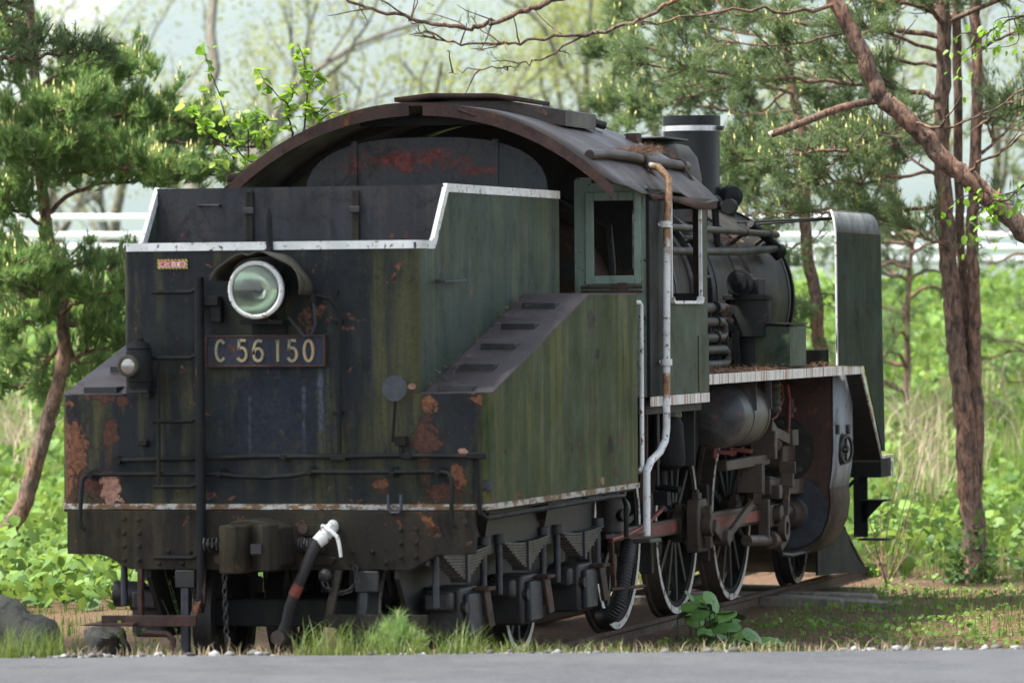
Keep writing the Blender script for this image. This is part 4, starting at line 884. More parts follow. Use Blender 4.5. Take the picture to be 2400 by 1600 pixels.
co2 = E(MB().lathe([(.001, .05), (.12, .05), (.14, .02), (.29, .02), (.30, 0), (.30, -.02)], (.88, y0, .66), (0, -1, 0), 36), 'cylinder_cover', 'blue_iron')
E(MB().cyl((.88, 10.7, .66), (.88, 10.95, .66), .10, .12, 16), 'gland', 'oily', par=co2)
hw = gear(1760, 555, X=1.27)
vw = E(MB().lathe([(.10, -.01), (.12, -.01), (.12, .012), (.10, .012)], hw, (1, -.25, 0), 24, closed=True).cyl(hw-np.array([.06, 0, 0]), hw+np.array([.02, 0, 0]), .03, n=10).bar(hw+np.array([0, 0, .11]), hw-np.array([0, 0, .11]), .012, .02, up=(1, 0, 0)).bar(hw+np.array([0, .11, 0]), hw-np.array([0, .11, 0]), .012, .02, up=(1, 0, 0)), 'valve_handwheel', 'iron')
E(MB().cyl(hw-np.array([.02, .0, 0]), hw-np.array([.05, 0, 0]), .13, n=20), 'casing_flange', 'iron')
for u in (1685, 1775): q = gear(u, 375, X=1.245); E(MB().bx(q[0]-.01, q[0]+.02, q[1]-.03, q[1]+.03, q[2]-.05, q[2]+.03), 'casing_bolt', 'iron', .008)
E(MB().tube([gear(1195, 1350, X=.98), gear(1205, 1450, X=.98), gear(1290, 1460, X=.98), gear(1440, 1420, X=.98)], .02, 8), 'drain_cock', 'iron')
# air reservoir under the running board
tk = E(MB().lathe([(.001, -.07), (.10, -.055), (.18, -.025), (.232, .02), (.245, .06), (.245, .92), (.232, .96), (.15, 1.0), (.001, 1.02)], (1.0, 7.62, 1.515), (0, 1, 0), 40), 'air_reservoir', 'tank')
for y in (7.98, 8.50):
    E(MB().lathe([(.2455, -.02), (.252, -.02), (.252, .02), (.2455, .02)], (1.0, y, 1.515), (0, 1, 0), 40, closed=True).bar((1.24, y, 1.55), (1.235, y, 1.80), .012, .05, up=(1, 0, 0)), 'reservoir_strap', 'tank', par=tk)
for y in (7.7, 8.25): E(MB().bar((1.0, y, 1.25), (1.16, y+.02, 1.235), .02, .03).cyl((1.0, y, 1.27), (1.0, y, 1.20), .02, n=8), 'drain_tap', 'red_flute', par=tk)
E(MB().tube([(.85, 7.45, 1.62), (.87, 7.55, 1.60), (.87, 7.62, 1.60)], .04, 10), 'reservoir_pipe', 'oily', par=tk)
# small vertical reservoir below the cab
vt = [1.13, 5.62, 0]
E(MB().lathe([(.001, 1.17), (.07, 1.175), (.125, 1.21), (.135, 1.25), (.12, 1.50), (.10, 1.545), (.05, 1.56), (.045, 1.70)], (vt[0], vt[1], 0), (0, 0, 1), 28), 'drip_reservoir', 'black')
E(MB().lathe([(.04, 1.54), (.06, 1.56), (.05, 1.60), (.058, 1.64), (.03, 1.70)], (vt[0]+.05, vt[1]+.02, 0), (0, 0, 1), 14), 'brass_fitting', 'mint')
E(MB().cyl((1.1, 5.6, 1.18), (1.1, 5.6, .98), .03, n=10).cyl((1.06, 5.6, 1.06), (1.24, 5.55, 1.04), .025, n=10).bx(1.05, 1.15, 5.55, 5.65, .93, 1.03), 'drain_valve', 'black')
E(MB().tube([(1.10, 5.6, 1.0), (1.10, 5.58, .90), (1.05, 5.3, .80), (1.02, 4.9, .75), (1.0, 4.5, .73)], .018, 8), 'red_hose', 'red_flute')
E(MB().tube([(1.30, 4.65, 1.66), (1.30, 4.65, 1.10)], .012, 8).tube([(1.25, 4.85, 1.66), (1.25, 4.85, 1.25)], .018, 8), 'small_pipes', 'iron')
E(MB().bar((1.28, 4.35, 1.75), (1.28, 4.33, 1.0), .03, .05, up=(1, 0, 0)), 'cab_stay', 'rust')
E(MB().bar(tuple(gear(10, 1340, X=1.30)), tuple(gear(110, 1330, X=1.2)), .12, .03), 'pipe_bracket', 'iron', .006)
# ribbed lubricator pipe stack and red thin pipes under the running board
E(MB().lathe([(.08+.012*(i % 2), 1.50+.025*i) for i in range(11)], (1.02, 9.55, 0), (0, 0, 1), 18), 'ribbed_cooler', 'iron')
E(MB().tube([gear(1210, 0, X=1.05), gear(1225, 120, X=1.05), gear(1170, 270, X=1.05), gear(1120, 310, X=1.05)], .008, 6).tube([gear(1260, 0, X=1.05), gear(1280, 130, X=1.05), gear(1275, 330, X=1.05), gear(1270, 420, X=1.05)], .012, 6), 'oil_pipe', 'red_flute')
E(MB().cyl(gear(1285, 130, X=1.04), gear(1280, 290, X=1.04), .03, n=8).cyl(gear(1283, 200, X=1.04), gear(1282, 240, X=1.04), .05, n=8), 'oil_valve', 'rust')
E(MB().bx(-.55, .55, 10.2, 10.5, .7, 1.75), 'motion_bracket', 'interior')
# brake shoes behind the drivers, guard irons, front steps, plough
for y in DY: E(MB().bar((.55, y-.80, .95), (.55, y-.78, .35), .06, .10, up=(1, 0, 0)), 'brake_hanger', 'iron', .01)
for sx in (1, -1):
    st = E(MB().bar((sx*1.16, 12.42, 1.03), (sx*1.16, 12.42, .40), .02, .12, up=(1, 0, 0)).bar((sx*1.16, 12.30, .9), (sx*1.0, 12.30, .75), .03, .03), 'front_step', 'black', .003)
    for z in (.70, .375): E(MB().bx(*sorted((sx*1.16, sx*1.40)), 12.3, 12.52, z, z+.014), 'step_tread', 'black', .003, par=st)
    E(MB().prism([(sx*1.165, .70), (sx*1.36, .70), (sx*1.165, .50)], 'y', 12.41, 12.42), 'step_gusset', 'black', par=st)
    E(MB().prism([(11.9, .42), (13.05, .46), (13.10, .40), (13.30, .28), (13.62, .14), (13.9, .05), (14.0, .01), (13.9, .015), (13.0, .07), (11.9, .10)], 'x', *sorted((sx*.88, sx*.90))), 'plough_plate', 'black')
E(MB().add([(-.9, 13.0, .46), (.9, 13.0, .46), (.9, 14.0, .03), (-.9, 14.0, .03), (-.9, 12.98, .45), (.9, 12.98, .45), (.9, 13.96, .02), (-.9, 13.96, .02)], [(0,1,2,3), (7,6,5,4), (0,4,5,1), (1,5,6,2), (2,6,7,3), (3,7,4,0)]), 'plough_front', 'black')
E(MB().bx(-.7, .7, 11.85, 12.95, .45, .9), 'front_frame', 'interior')
E(MB().prism([(-.12, .76), (.12, .76), (.14, 1.02), (-.14, 1.02)], 'y', 12.74, 13.2), 'coupler', 'black', .02)

# ================================================================ GROUND, ROAD, TRACK
g = NG('asphalt'); n1 = g.noise(55, 5, .75); n2 = g.noise(1.1, 6, .65); n3 = g.noise(7, 7, .72)
g.bump(g.math('ADD', n1, g.math('MULTIPLY', n3, .6)), .6, .012)
ac = g.mix(g.rng(n1, .38, .62), (.024, .026, .029), (.070, .073, .078)); ac = g.mix(g.math('MULTIPLY', g.rng(n3, .42, .62), .55), ac, (.030, .031, .034)); ac = g.mix(g.math('MULTIPLY', g.rng(n2, .42, .62), .5), ac, (.075, .077, .082)); ac = g.mix(g.rng(n1, .68, .74), ac, (.20, .20, .20))
M['asphalt'] = g.out(ac, .85)
g = NG('soil_and_grass'); n1 = g.noise(.55, 6, .65); n2 = g.noise(25, 8, .7); n3 = g.noise(4, 6, .65)
soil = g.mix(g.rng(n2, .3, .7), (.050, .030, .018), (.19, .115, .068)); grs = g.mix(g.rng(n2, .3, .7), (.030, .055, .014), (.075, .12, .030))
g.bump(n2, .8, .03); gy = g.n('SeparateXYZ'); g.put(gy.inputs[0], g.pos()); bank = g.math('MULTIPLY', g.rng(gy.outputs[1], 15, 22), .16)
M['ground'] = g.out(g.mix(g.rng(g.math('ADD', bank, g.math('ADD', g.math('MULTIPLY', n1, .6), g.math('MULTIPLY', n3, .4))), .53, .66), soil, grs), .9, spec=.2)
dl = [-40, -10, 10, 20, 26, 27.6, 28.0] + [28.2+.18*i for i in range(24)] + [32.6+.45*i for i in range(40)] + [50.8+1.2*i for i in range(36)] + [96, 100, 106, 115, 130, 150, 200, 300, 500, 900, 1500, 2500, 4500]
sl = [-4500, -1500, -400, -120, -60, -40, -30, -24] + [-20+.4*i for i in range(88)] + [16, 20, 26, 40, 80, 300, 1200, 4500]
vs = []; fs = []
for d in dl:
    for s in sl:
        x = CAM[0]+FWH[0]*d+RTH[0]*s; y = CAM[1]+FWH[1]*d+RTH[1]*s; vs.append((x, y, ground_z(x, y)))
ns = len(sl)
for i in range(len(dl)-1):
    for j in range(ns-1): fs.append((i*ns+j, i*ns+j+1, (i+1)*ns+j+1, (i+1)*ns+j))
struct(MB().add(vs, fs).build('ground', M['ground'], deg=80))
# road sheet with a ragged edge
vs = []; fs = []; prev = None; N = 260
for i in range(N+1):
    s = -60+120*i/N + (0 if i in (0, N) else 0)
    e = ROAD_EDGE + .03*math.sin(s*3.1) + .025*math.sin(s*9.7+1) + .02*rng.random() + .00018*(s+1)**2
    for d, z in ((-60, ROAD_Z), (e-.25, ROAD_Z), (e-.06, ROAD_Z-.006), (e, ROAD_Z-.05)):
        vs.append((CAM[0]+FWH[0]*d+RTH[0]*s, CAM[1]+FWH[1]*d+RTH[1]*s, z))
for i in range(N):
    for k in range(3): b = 4*i+k; fs.append((b, b+4, b+5, b+1))
struct(MB().add(vs, fs).build('road', M['asphalt'], deg=60))

def fast_mesh(name, V, F, mat, tint=None, parent=None, smooth_=False):
    V = np.asarray(V, np.float32).reshape(-1, 3); F = np.asarray(F, np.int32); k = F.shape[1]
    me = bpy.data.meshes.new(name); me.vertices.add(len(V)); me.vertices.foreach_set('co', V.ravel())
    me.loops.add(F.size); me.loops.foreach_set('vertex_index', F.ravel()); me.polygons.add(len(F))
    me.polygons.foreach_set('loop_start', np.arange(0, F.size, k, dtype=np.int32))
    try: me.polygons.foreach_set('loop_total', np.full(len(F), k, np.int32))
    except Exception: pass
    me.update(calc_edges=True)
    if tint is not None:
        a = me.attributes.new('tint', 'FLOAT', 'FACE'); a.data.foreach_set('value', np.asarray(tint, np.float32))
    if smooth_: me.polygons.foreach_set('use_smooth', [True]*len(F))
    return link(name, me, mat, parent)
def leafy(name, c0, c1, trans=.4, rough=.55):
    g = NG(name); a = g.n('Attribute', attribute_name='tint').outputs['Fac']; c = g.mix(a, c0, c1)
    g.out(c, rough, 0, .35)
    if trans:
        t = g.n('BsdfTranslucent'); g.put(t.inputs[0], g.mix(.25, c, (.5, .6, .1))); mx = g.n('MixShader'); mx.inputs[0].default_value = trans
        o = g.t.nodes['Material Output']; g.t.links.new(g.b.outputs[0], mx.inputs[1]); g.t.links.new(t.outputs[0], mx.inputs[2]); g.t.links.new(mx.outputs[0], o.inputs[0])
    return g.m
M['needle_l'] = leafy('pine_needles_bright', (.085, .175, .065), (.23, .37, .13), .5)
M['needle_d'] = leafy('pine_needles_dark', (.060, .11, .055), (.18, .26, .12), .4)
M['candle'] = leafy('pine_shoots', (.46, .44, .14), (.60, .58, .24), .2)
M['leaf_spring'] = leafy('spring_leaves', (.16, .28, .025), (.33, .44, .06), .5)
M['leaf_pale'] = leafy('pale_spring_leaves', (.20, .25, .05), (.42, .42, .14), .5)
M['leaf_cover'] = leafy('ground_leaves', (.050, .125, .022), (.22, .36, .070), .42)
M['leaf_deep'] = leafy('broad_green_leaves', (.045, .11, .03), (.085, .17, .045), .35)
M['grass'] = leafy('grass_blades', (.045, .085, .016), (.16, .22, .05), .35)
M['bank_grass'] = leafy('bank_grass_blades', (.09, .16, .025), (.27, .38, .07), .45)
M['straw'] = leafy('dry_stalks', (.26, .20, .12), (.48, .40, .28), .15)
g = NG('pine_bark'); n1 = g.noise(1, 7, .7, g.mapped((26, 26, 9)), .6); n2 = g.noise(3, 4, .6)
g.bump(n1, 1.0, .03)
M['bark'] = g.out(g.mix(g.rng(n1, .35, .65), (.060, .044, .036), g.mix(g.rng(n2, .35, .65), (.22, .155, .115), (.34, .19, .125))), .85, spec=.2)
M['bark_red'] = M['bark']
g = NG('grey_bark'); n1 = g.noise(1, 6, .7, g.mapped((20, 20, 5))); g.bump(n1, .8, .02)
M['bark_grey'] = g.out(g.mix(g.rng(n1, .3, .7), (.10, .088, .068), (.25, .23, .185)), .85, spec=.2)
M['bark_old'] = plain('dark_plated_bark', (.055, .042, .034), .9, 0, .6, 22, .2, .9)
M['timber'] = weathered('weathered_timber', (.17, .155, .13), (.27, .25, .21), (.08, .07, .055), .8, .2, .85)
M['rail'] = weathered('rusty_rail', (.075, .050, .035), (.11, .08, .06), (.05, .04, .03), .4, .42, .55)
g = NG('stone'); n1 = g.noise(12, 8, .7); n2 = g.noise(3, 5, .6); g.bump(n1, .8, .03)
M['stone'] = g.out(g.mix(g.rng(n2, .45, .6), g.mix(g.rng(n1, .3, .7), (.022, .022, .021), (.095, .094, .088)), (.075, .08, .062)), .85, spec=.2)
g = NG('gravel'); a = g.n('Attribute', attribute_name='tint').outputs['Fac']
M['gravel'] = g.out(g.mix(a, (.06, .056, .05), (.30, .30, .30)), .85, spec=.2)

# gravel along the road edge
def stones(n, fn):
    ico = np.array([(0,0,1),(.89,0,.45),(.28,.85,.45),(-.72,.53,.45),(-.72,-.53,.45),(.28,-.85,.45),(.72,.53,-.45),(-.28,.85,-.45),(-.89,0,-.45),(-.28,-.85,-.45),(.72,-.53,-.45),(0,0,-1)])
    tri = np.array([(0,1,2),(0,2,3),(0,3,4),(0,4,5),(0,5,1),(1,6,2),(2,7,3),(3,8,4),(4,9,5),(5,10,1),(6,7,2),(7,8,3),(8,9,4),(9,10,5),(10,6,1),(11,7,6),(11,8,7),(11,9,8),(11,10,9),(11,6,10)])
    V = []; F = []; T = []
    for i in range(n):
        p, r, t = fn(); V.append(ico*(r*rng.uniform(.6, 1.2, (12, 1)))*np.array([1, rng.uniform(.6, 1), rng.uniform(.45, .8)]) + p); F.append(tri+12*i); T += [t]*20
    return np.concatenate(V), np.concatenate(F), T
def gv():
    while True:
        s = rng.uniform(-5, 4.4); wd = .10 + .10*(1+math.sin(s*5.3))*rng.random() + .6*smooth(.6, 3.2, s)
        if rng.random() < .30+.35*math.sin(s*2.7+1)+.25*math.sin(s*7.1)+.5*smooth(1.0, 3.0, s): break
    d = ROAD_EDGE-.05+abs(rng.normal(0, wd)); x = CAM[0]+FWH[0]*d+RTH[0]*s; y = CAM[1]+FWH[1]*d+RTH[1]*s
    r = rng.uniform(.004, .013) if rng.random() < .955 else rng.uniform(.018, .042)
    return np.array([x, y, max(ground_z(x, y), ROAD_Z-.01 if d < ROAD_EDGE else -1)+r*.3]), r, rng.random()**2
o = struct(fast_mesh('gravel', *stones(3000, gv)[:2], M['gravel'], None), 'stuff')
a = o.data.attributes.new('tint', 'FLOAT', 'FACE'); a.data.foreach_set('value', np.repeat(rng.random(3000)**2.5, 20).astype(np.float32))
tag(o, 'pale gravel scattered along the edge of the road', 'gravel')

# track
for sx, lab in ((1, 'rusty rail under the near wheels, running past the plough'), (-1, 'rusty rail under the far wheels of the engine')):
    pr = [(-.05, -.12), (.05, -.12), (.05, -.108), (.012, -.095), (.010, -.04), (.030, -.028), (.031, -.005), (.026, 0), (-.026, 0), (-.031, -.005), (-.030, -.028), (-.010, -.04), (-.012, -.095), (-.05, -.108)]
    tag(MB().prism([(sx*.565+a, b) for a, b in pr], 'y', -1.0, 16.2).build('rail', M['rail'], deg=25), lab, 'rail', 'track rails')
sm = MB().prism([(-1, -.10), (-1, .0), (-.985, .012), (.6, .016), (.985, .006), (1, -.01), (1.003, -.10)], 'y', -.1, .1).mesh('sleeper')
for i in range(12, 24):
    y = -.7+.70*i; o = link('railway_sleeper', sm, M['timber'], bevel=.008, loc=(rng.uniform(-.04, .06)+(.30 if i == 18 else .16 if i == 17 else 0), y, -.055 if i in (17, 18) else -.135), rot=(0, 0, rng.uniform(-.03, .03)))
    o.scale = (1.12, 1, 1.3)
    lab = 'grey timber sleeper buried under the rails, %s behind the two jutting ends' % ('nearest', 'second', 'third', 'fourth', 'fifth')[16-i] if i < 17 else 'grey timber sleeper under the rails, %s beyond the two jutting ends' % ('nearest', 'second', 'third', 'fourth', 'fifth')[max(0, i-19)]
    if i == 17: lab = 'weathered sleeper end jutting right beneath the plough, nearer of two'
    if i == 18: lab = 'weathered sleeper end jutting right beneath the plough, farther of two'
    tag(o, lab, 'sleeper', 'track sleepers')
tb = MB().prism([(-.5, -.05), (-.5, .05), (.5, .045), (.5, -.05)], 'y', -.11, .11).mesh('timber_block')
o = link('timber_block', tb, M['timber'], bevel=.01, loc=(1.16, 11.45, -.11), rot=(R(4), R(3), R(8))); tag(o, 'short loose weathered timber lying beside the sleeper ends', 'timber')

# rocks
def rock(name, p, r, sc, seed, lab):
    bm = bmesh.new(); bmesh.ops.create_icosphere(bm, subdivisions=3, radius=1); rr = np.random.default_rng(seed); off = rr.uniform(-9, 9, 3)
    from mathutils import noise as mn
    for v in bm.verts:
        q = Vector(v.co)*1.1+Vector(off); v.co = v.co*(1+.45*mn.fractal(q, .7, 2.1, 4)); v.co = Vector((v.co.x*sc[0], v.co.y*sc[1], max(-.6, v.co.z)*sc[2]))*r
    me = bpy.data.meshes.new(name); bm.to_mesh(me); bm.free(); me.polygons.foreach_set('use_smooth', [True]*len(me.polygons)); me.set_sharp_from_angle(angle=R(70))
    return tag(link(name, me, M['stone'], loc=p), lab, 'rock', 'rocks by the track')
p = at(5, 1500, d=30.9); rock('rock', (p[0], p[1], .24), .30, (1.05, 1, 1.2), 3, 'large grey boulder at the lower left corner beside the road')
p = at(250, 1470, d=33.5); rock('rock', (p[0], p[1], .12), .15, (1.0, 1, 1.0), 8, 'dark rounded rock behind the left step of the tender')

# ---------------------------------------------------------------- grass, ground cover
def scatter(n, d0, d1, s_pad=1.15, s0=-1, s1=1, bias=1.0):
    u = rng.random(n)**bias; d = d0+(d1-d0)*u; s = rng.uniform(s0, s1, n)*d*.1*s_pad
    x = CAM[0]+FWH[0]*d+RTH[0]*s; y = CAM[1]+FWH[1]*d+RTH[1]*s
    return x, y, d, s
def on_track(x, y, m=1.15): return (np.abs(x) < m) & (y > -1.2) & (y < 15.5)
def zs_(x, y): return np.array([ground_z(a, b) for a, b in zip(x, y)])
def fnoise(x, y, f, seed=0):
    return .5+.25*(np.sin(x*f+seed)*np.cos(y*f*1.17+seed*2.1)+np.sin(x*f*2.3-y*f*1.9+seed)*.7+np.sin((x+y)*f*.63+seed*3)*.6)
def blades(x, y, z, h, w, lean=.35):
    n = len(x); a = rng.uniform(0, 2*math.pi, n); ld = rng.uniform(0, 2*math.pi, n); le = rng.uniform(0, lean, n)*h
    b = np.stack([x, y, z], -1); dx = np.stack([np.cos(a), np.sin(a), 0*a], -1)*(w/2)[:, None]
    mid = b+np.stack([np.cos(ld)*le*.3, np.sin(ld)*le*.3, h*.6], -1); tip = b+np.stack([np.cos(ld)*le, np.sin(ld)*le, h], -1)
    V = np.stack([b-dx, b+dx, mid+dx*.6, mid-dx*.6, tip], 1).reshape(-1, 3)
    i = np.arange(n)[:, None]*5; F = np.concatenate([i+np.array([[0, 1, 2]]), i+np.array([[0, 2, 3]]), i+np.array([[3, 2, 4]])], 0)
    t = rng.random(n); return V, F, np.concatenate([t, t, t])
x, y, d, s = scatter(52000, 31.5, 56, bias=.8); k = (~on_track(x, y, .95)) & ((fnoise(x, y, 1.7) > .51) | (d > 47)) ; x, y, d = x[k], y[k], d[k]
n = len(x); h = rng.uniform(.03, .13, n)*(1+.9*(d > 46)); V, F, T = blades(x, y, zs_(x, y), h, rng.uniform(.005, .011, n))
tag(struct(fast_mesh('grass', V, F, M['grass'], T), 'stuff'), 'short green grass patches on the bare brown soil', 'grass')
# tall soft tufts at the road edge
bx_ = []
for (u0, u1, cnt, hh) in ((690, 1000, 420, .17), (1020, 1130, 160, .15), (0, 150, 420, .16), (1150, 1480, 260, .07), (880, 1240, 260, .09), (1500, 1900, 160, .05)):
    for _ in range(cnt):
        u = rng.uniform(u0, u1); dd = ROAD_EDGE+abs(rng.normal(.15, .16))+.05; p = at(u, 1500, d=dd); bx_.append((p[0], p[1], hh*(.25+1.1*rng.random()**1.6)))
bx_ = np.array(bx_); V, F, T = blades(bx_[:, 0], bx_[:, 1], zs_(bx_[:, 0], bx_[:, 1]), bx_[:, 2], rng.uniform(.004, .009, len(bx_)), 1.1)
tag(struct(fast_mesh('roadside_grass', V, F, M['grass'], T), 'stuff'), 'soft green grass tufts between the road and the tender', 'grass')
x, y, d, s = scatter(5200, 28.4, 31, s0=-1.1, s1=.75); V, F, T = blades(x, y, zs_(x, y), rng.uniform(.02, .09, len(x)), rng.uniform(.003, .006, len(x)), 1.4)
tag(struct(fast_mesh('dry_grass', V, F, M['straw'], T), 'stuff'), 'dry straw lying between the road edge and the tender', 'dry grass')
# pine needle litter on the bare soil
x, y, d, s = scatter(30000, 32, 46, s0=.0, s1=1.2); k = ~on_track(x, y, .6); x, y = x[k], y[k]; n = len(x); a = rng.uniform(0, 6.28, n); L = rng.uniform(.03, .06, n); z = zs_(x, y)+rng.uniform(.004, .02, n)
b = np.stack([x, y, z], -1); dv = np.stack([np.cos(a)*L, np.sin(a)*L, rng.uniform(-.01, .015, n)], -1); wv = np.stack([-np.sin(a), np.cos(a), 0*a], -1)*.003
V = np.stack([b-wv, b+wv, b+dv], 1).reshape(-1, 3); F = np.arange(3*n).reshape(-1, 3)
M['litter_t'] = leafy('fallen_pine_needles', (.13, .065, .035), (.30, .17, .09), 0)
tag(struct(fast_mesh('needle_litter', V, F, M['litter_t'], rng.random(n)), 'stuff'), 'brown fallen pine needles carpeting the soil beside the track', 'pine litter')
# broad leaves: rounded heart shapes
def leaf_cards(P, size, tilt, face=None, tint=None, seg=8):
    n = len(P); a = np.linspace(0, 2*math.pi, seg, endpoint=False); r = 1-.28*np.exp(-((a-math.pi)/.35)**2); r *= .92+.16*np.cos(a)
    base = np.stack([r*np.cos(a), r*np.sin(a), -.22*(np.abs(np.sin(a))**2)+.05*np.cos(3*a)], -1)            # seg,3 gently folded
    az = rng.uniform(0, 2*math.pi, n); ti = rng.normal(0, tilt, n); ro = rng.normal(0, tilt, n)
    ca, sa = np.cos(az), np.sin(az); ct, st = np.cos(ti), np.sin(ti); cr_, sr = np.cos(ro), np.sin(ro)
    Rz = np.zeros((n, 3, 3)); Rz[:, 0, 0] = ca; Rz[:, 0, 1] = -sa; Rz[:, 1, 0] = sa; Rz[:, 1, 1] = ca; Rz[:, 2, 2] = 1
    Rx = np.zeros((n, 3, 3)); Rx[:, 0, 0] = 1; Rx[:, 1, 1] = ct; Rx[:, 1, 2] = -st; Rx[:, 2, 1] = st; Rx[:, 2, 2] = ct
    Ry = np.zeros((n, 3, 3)); Ry[:, 1, 1] = 1; Ry[:, 0, 0] = cr_; Ry[:, 0, 2] = sr; Ry[:, 2, 0] = -sr; Ry[:, 2, 2] = cr_
    RM = Rz@Rx@Ry
    ring = np.concatenate([np.zeros((1, 3)), base], 0); V = np.einsum('nij,kj->nki', RM, ring)*np.asarray(size)[:, None, None]+P[:, None, :]
    m = seg+1; tri = np.array([(0, 1+k, 1+(k+1) % seg) for k in range(seg)]); F = (np.arange(n)[:, None, None]*m+tri[None]).reshape(-1, 3)
    t = rng.random(n) if tint is None else tint
    return V.reshape(-1, 3), F, np.repeat(t, seg)
x, y, d, s = scatter(62000, 40, 84.5, s_pad=1.3, bias=1.0)
k = ((fnoise(x, y, .9, 2) > .40) & (d > 46)) | ((x < -2.0) & (d < 58)); k &= ~((x > -2.0) & (d < 46)); x, y, d = x[k], y[k], d[k]; n = len(x)
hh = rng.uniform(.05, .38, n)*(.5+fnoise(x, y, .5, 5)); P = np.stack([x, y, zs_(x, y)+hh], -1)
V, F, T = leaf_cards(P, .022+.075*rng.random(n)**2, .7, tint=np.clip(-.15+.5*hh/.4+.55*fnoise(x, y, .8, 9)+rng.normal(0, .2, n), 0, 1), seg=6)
tag(struct(fast_mesh('ground_cover', V, F, M['leaf_cover'], T), 'stuff'), 'bright green broad leaved ground cover on the bank behind the locomotive', 'ground cover')
x, y, d, s = scatter(36000, 50, 85, s_pad=1.25); n = len(x); h = rng.uniform(.1, .45, n)
V, F, T = blades(x, y, zs_(x, y), h*np.clip((90-d)/25, .35, 1), rng.uniform(.010, .022, n), .6); tag(struct(fast_mesh('bank_grass', V, F, M['bank_grass'], T), 'stuff'), 'tall green grass on the bank below the guard fence', 'grass')
# bleached reeds on the bank at the right
q = []
for _ in range(480):
    u, v = rng.normal(2165, 45), rng.uniform(1000, 1160); dd = 54+(1160-v)*.05; p = at(u, v, d=dd); q.append((p[0], p[1]))
for _ in range(140):
    u = rng.normal(2330, 60); p = at(u, 1100, d=rng.uniform(58, 66)); q.append((p[0], p[1]))
for _ in range(260):
    u = rng.normal(30, 30); p = at(u, 1000, d=rng.uniform(56, 62)); q.append((p[0], p[1]))
q = np.array(q); V, F, T = blades(q[:, 0], q[:, 1], zs_(q[:, 0], q[:, 1]), rng.uniform(.25, .95, len(q)), rng.uniform(.008, .02, len(q)), 1.0)
tag(struct(fast_mesh('dead_reeds', V, F, M['straw'], T), 'stuff'), 'bleached dead reeds leaning on the green bank', 'dry grass')

x, y, d, s = scatter(9000, 33, 47.5, s0=.2, s1=1.15); k = (~on_track(x, y, 1.0)) & (fnoise(x, y, 2.3, 4) > .50); x, y = x[k], y[k]; n = len(x)
V, F, T = leaf_cards(np.stack([x, y, zs_(x, y)+rng.uniform(.01, .07, n)], -1), rng.uniform(.010, .030, n), .6, seg=6)
tag(struct(fast_mesh('small_weeds', V, F, M['leaf_cover'], T), 'stuff'), 'small green weeds dotted over the brown soil at the right', 'weeds')

# ================================================================ GUARD FENCE, HILLS
M['fence'] = plain('fence_white', (.90, .91, .90), .5, 0, .04, 3)
fo = at(1200, 700, d=87.0)
fence = thing('guard_fence', 'white roadside guard fence with two pipe rails and a wide beam on the bank', 'fence', (fo[0], fo[1], 2.9))
def fp(s, z, dd=87.0): return (CAM[0]+FWH[0]*dd+RTH[0]*s, CAM[1]+FWH[1]*dd+RTH[1]*s, z-s*.0083)
MB().tube([fp(-40, 3.90), fp(40, 3.90)], .055, 10).build('pipe_rail', M['fence'], fence)
MB().tube([fp(-40, 3.60), fp(40, 3.60)], .055, 10).build('pipe_rail', M['fence'], fence)
pr = [(0, 0), (.05, .04), (.05, .12), (0, .16), (0, .20), (.05, .24), (.05, .32), (0, .36)]
for k, z0 in enumerate((3.10,)):
    vs = []; fs = []
    for a, b in pr: vs += [fp(-40, z0+b, 87.0-a), fp(40, z0+b, 87.0-a)]
    for i in range(7): fs.append((2*i, 2*i+1, 2*i+3, 2*i+2))
    o = MB().add(vs, fs).build('beam', M['fence'], fence); o.modifiers.new('s', 'SOLIDIFY').thickness = .006
MB().bar(fp(-40, 2.80, 87.3), fp(40, 2.80, 87.3), .35, .54).build('kerb', plain('pale_concrete', (.82, .82, .80), .8, 0, .12, 4), fence)
for i in range(21): MB().cyl(fp(-40+4*i, 2.3, 87.1), fp(-40+4*i, 3.93, 87.1), .06, n=10).build('post', M['fence'], fence)
g = NG('wooded_hill'); n1 = g.noise(.0015, 8, .65); M['hill'] = g.out(g.mix(g.rng(n1, .3, .7), (.035, .065, .045), (.07, .10, .06)), .95, spec=.1)
vs = []; fs = []; N = 160; K = 14
for j in range(K+1):
    for i in range(N+1):
        s = (-2200+4400*i/N); f = j/K; d = 13500+5000*f
        rid = 62+30*math.sin(s*.0031+.6)+22*math.sin(s*.0083+2)+9*math.sin(s*.027)+5*math.sin(s*.061+1)+35*smooth(-300, 500, s)
        z = -1+rid*math.sin(min(1, f*1.05)*math.pi/2)**1.2*(1+.05*math.sin(s*.02+f*9))
        vs.append((CAM[0]+FWH[0]*d+RTH[0]*s*6.5, CAM[1]+FWH[1]*d+RTH[1]*s*6.5, z*14.0))
for j in range(K):
    for i in range(N): b = j*(N+1)+i; fs.append((b, b+1, b+N+2, b+N+1))
struct(MB().add(vs, fs).build('hills', M['hill'], deg=80))

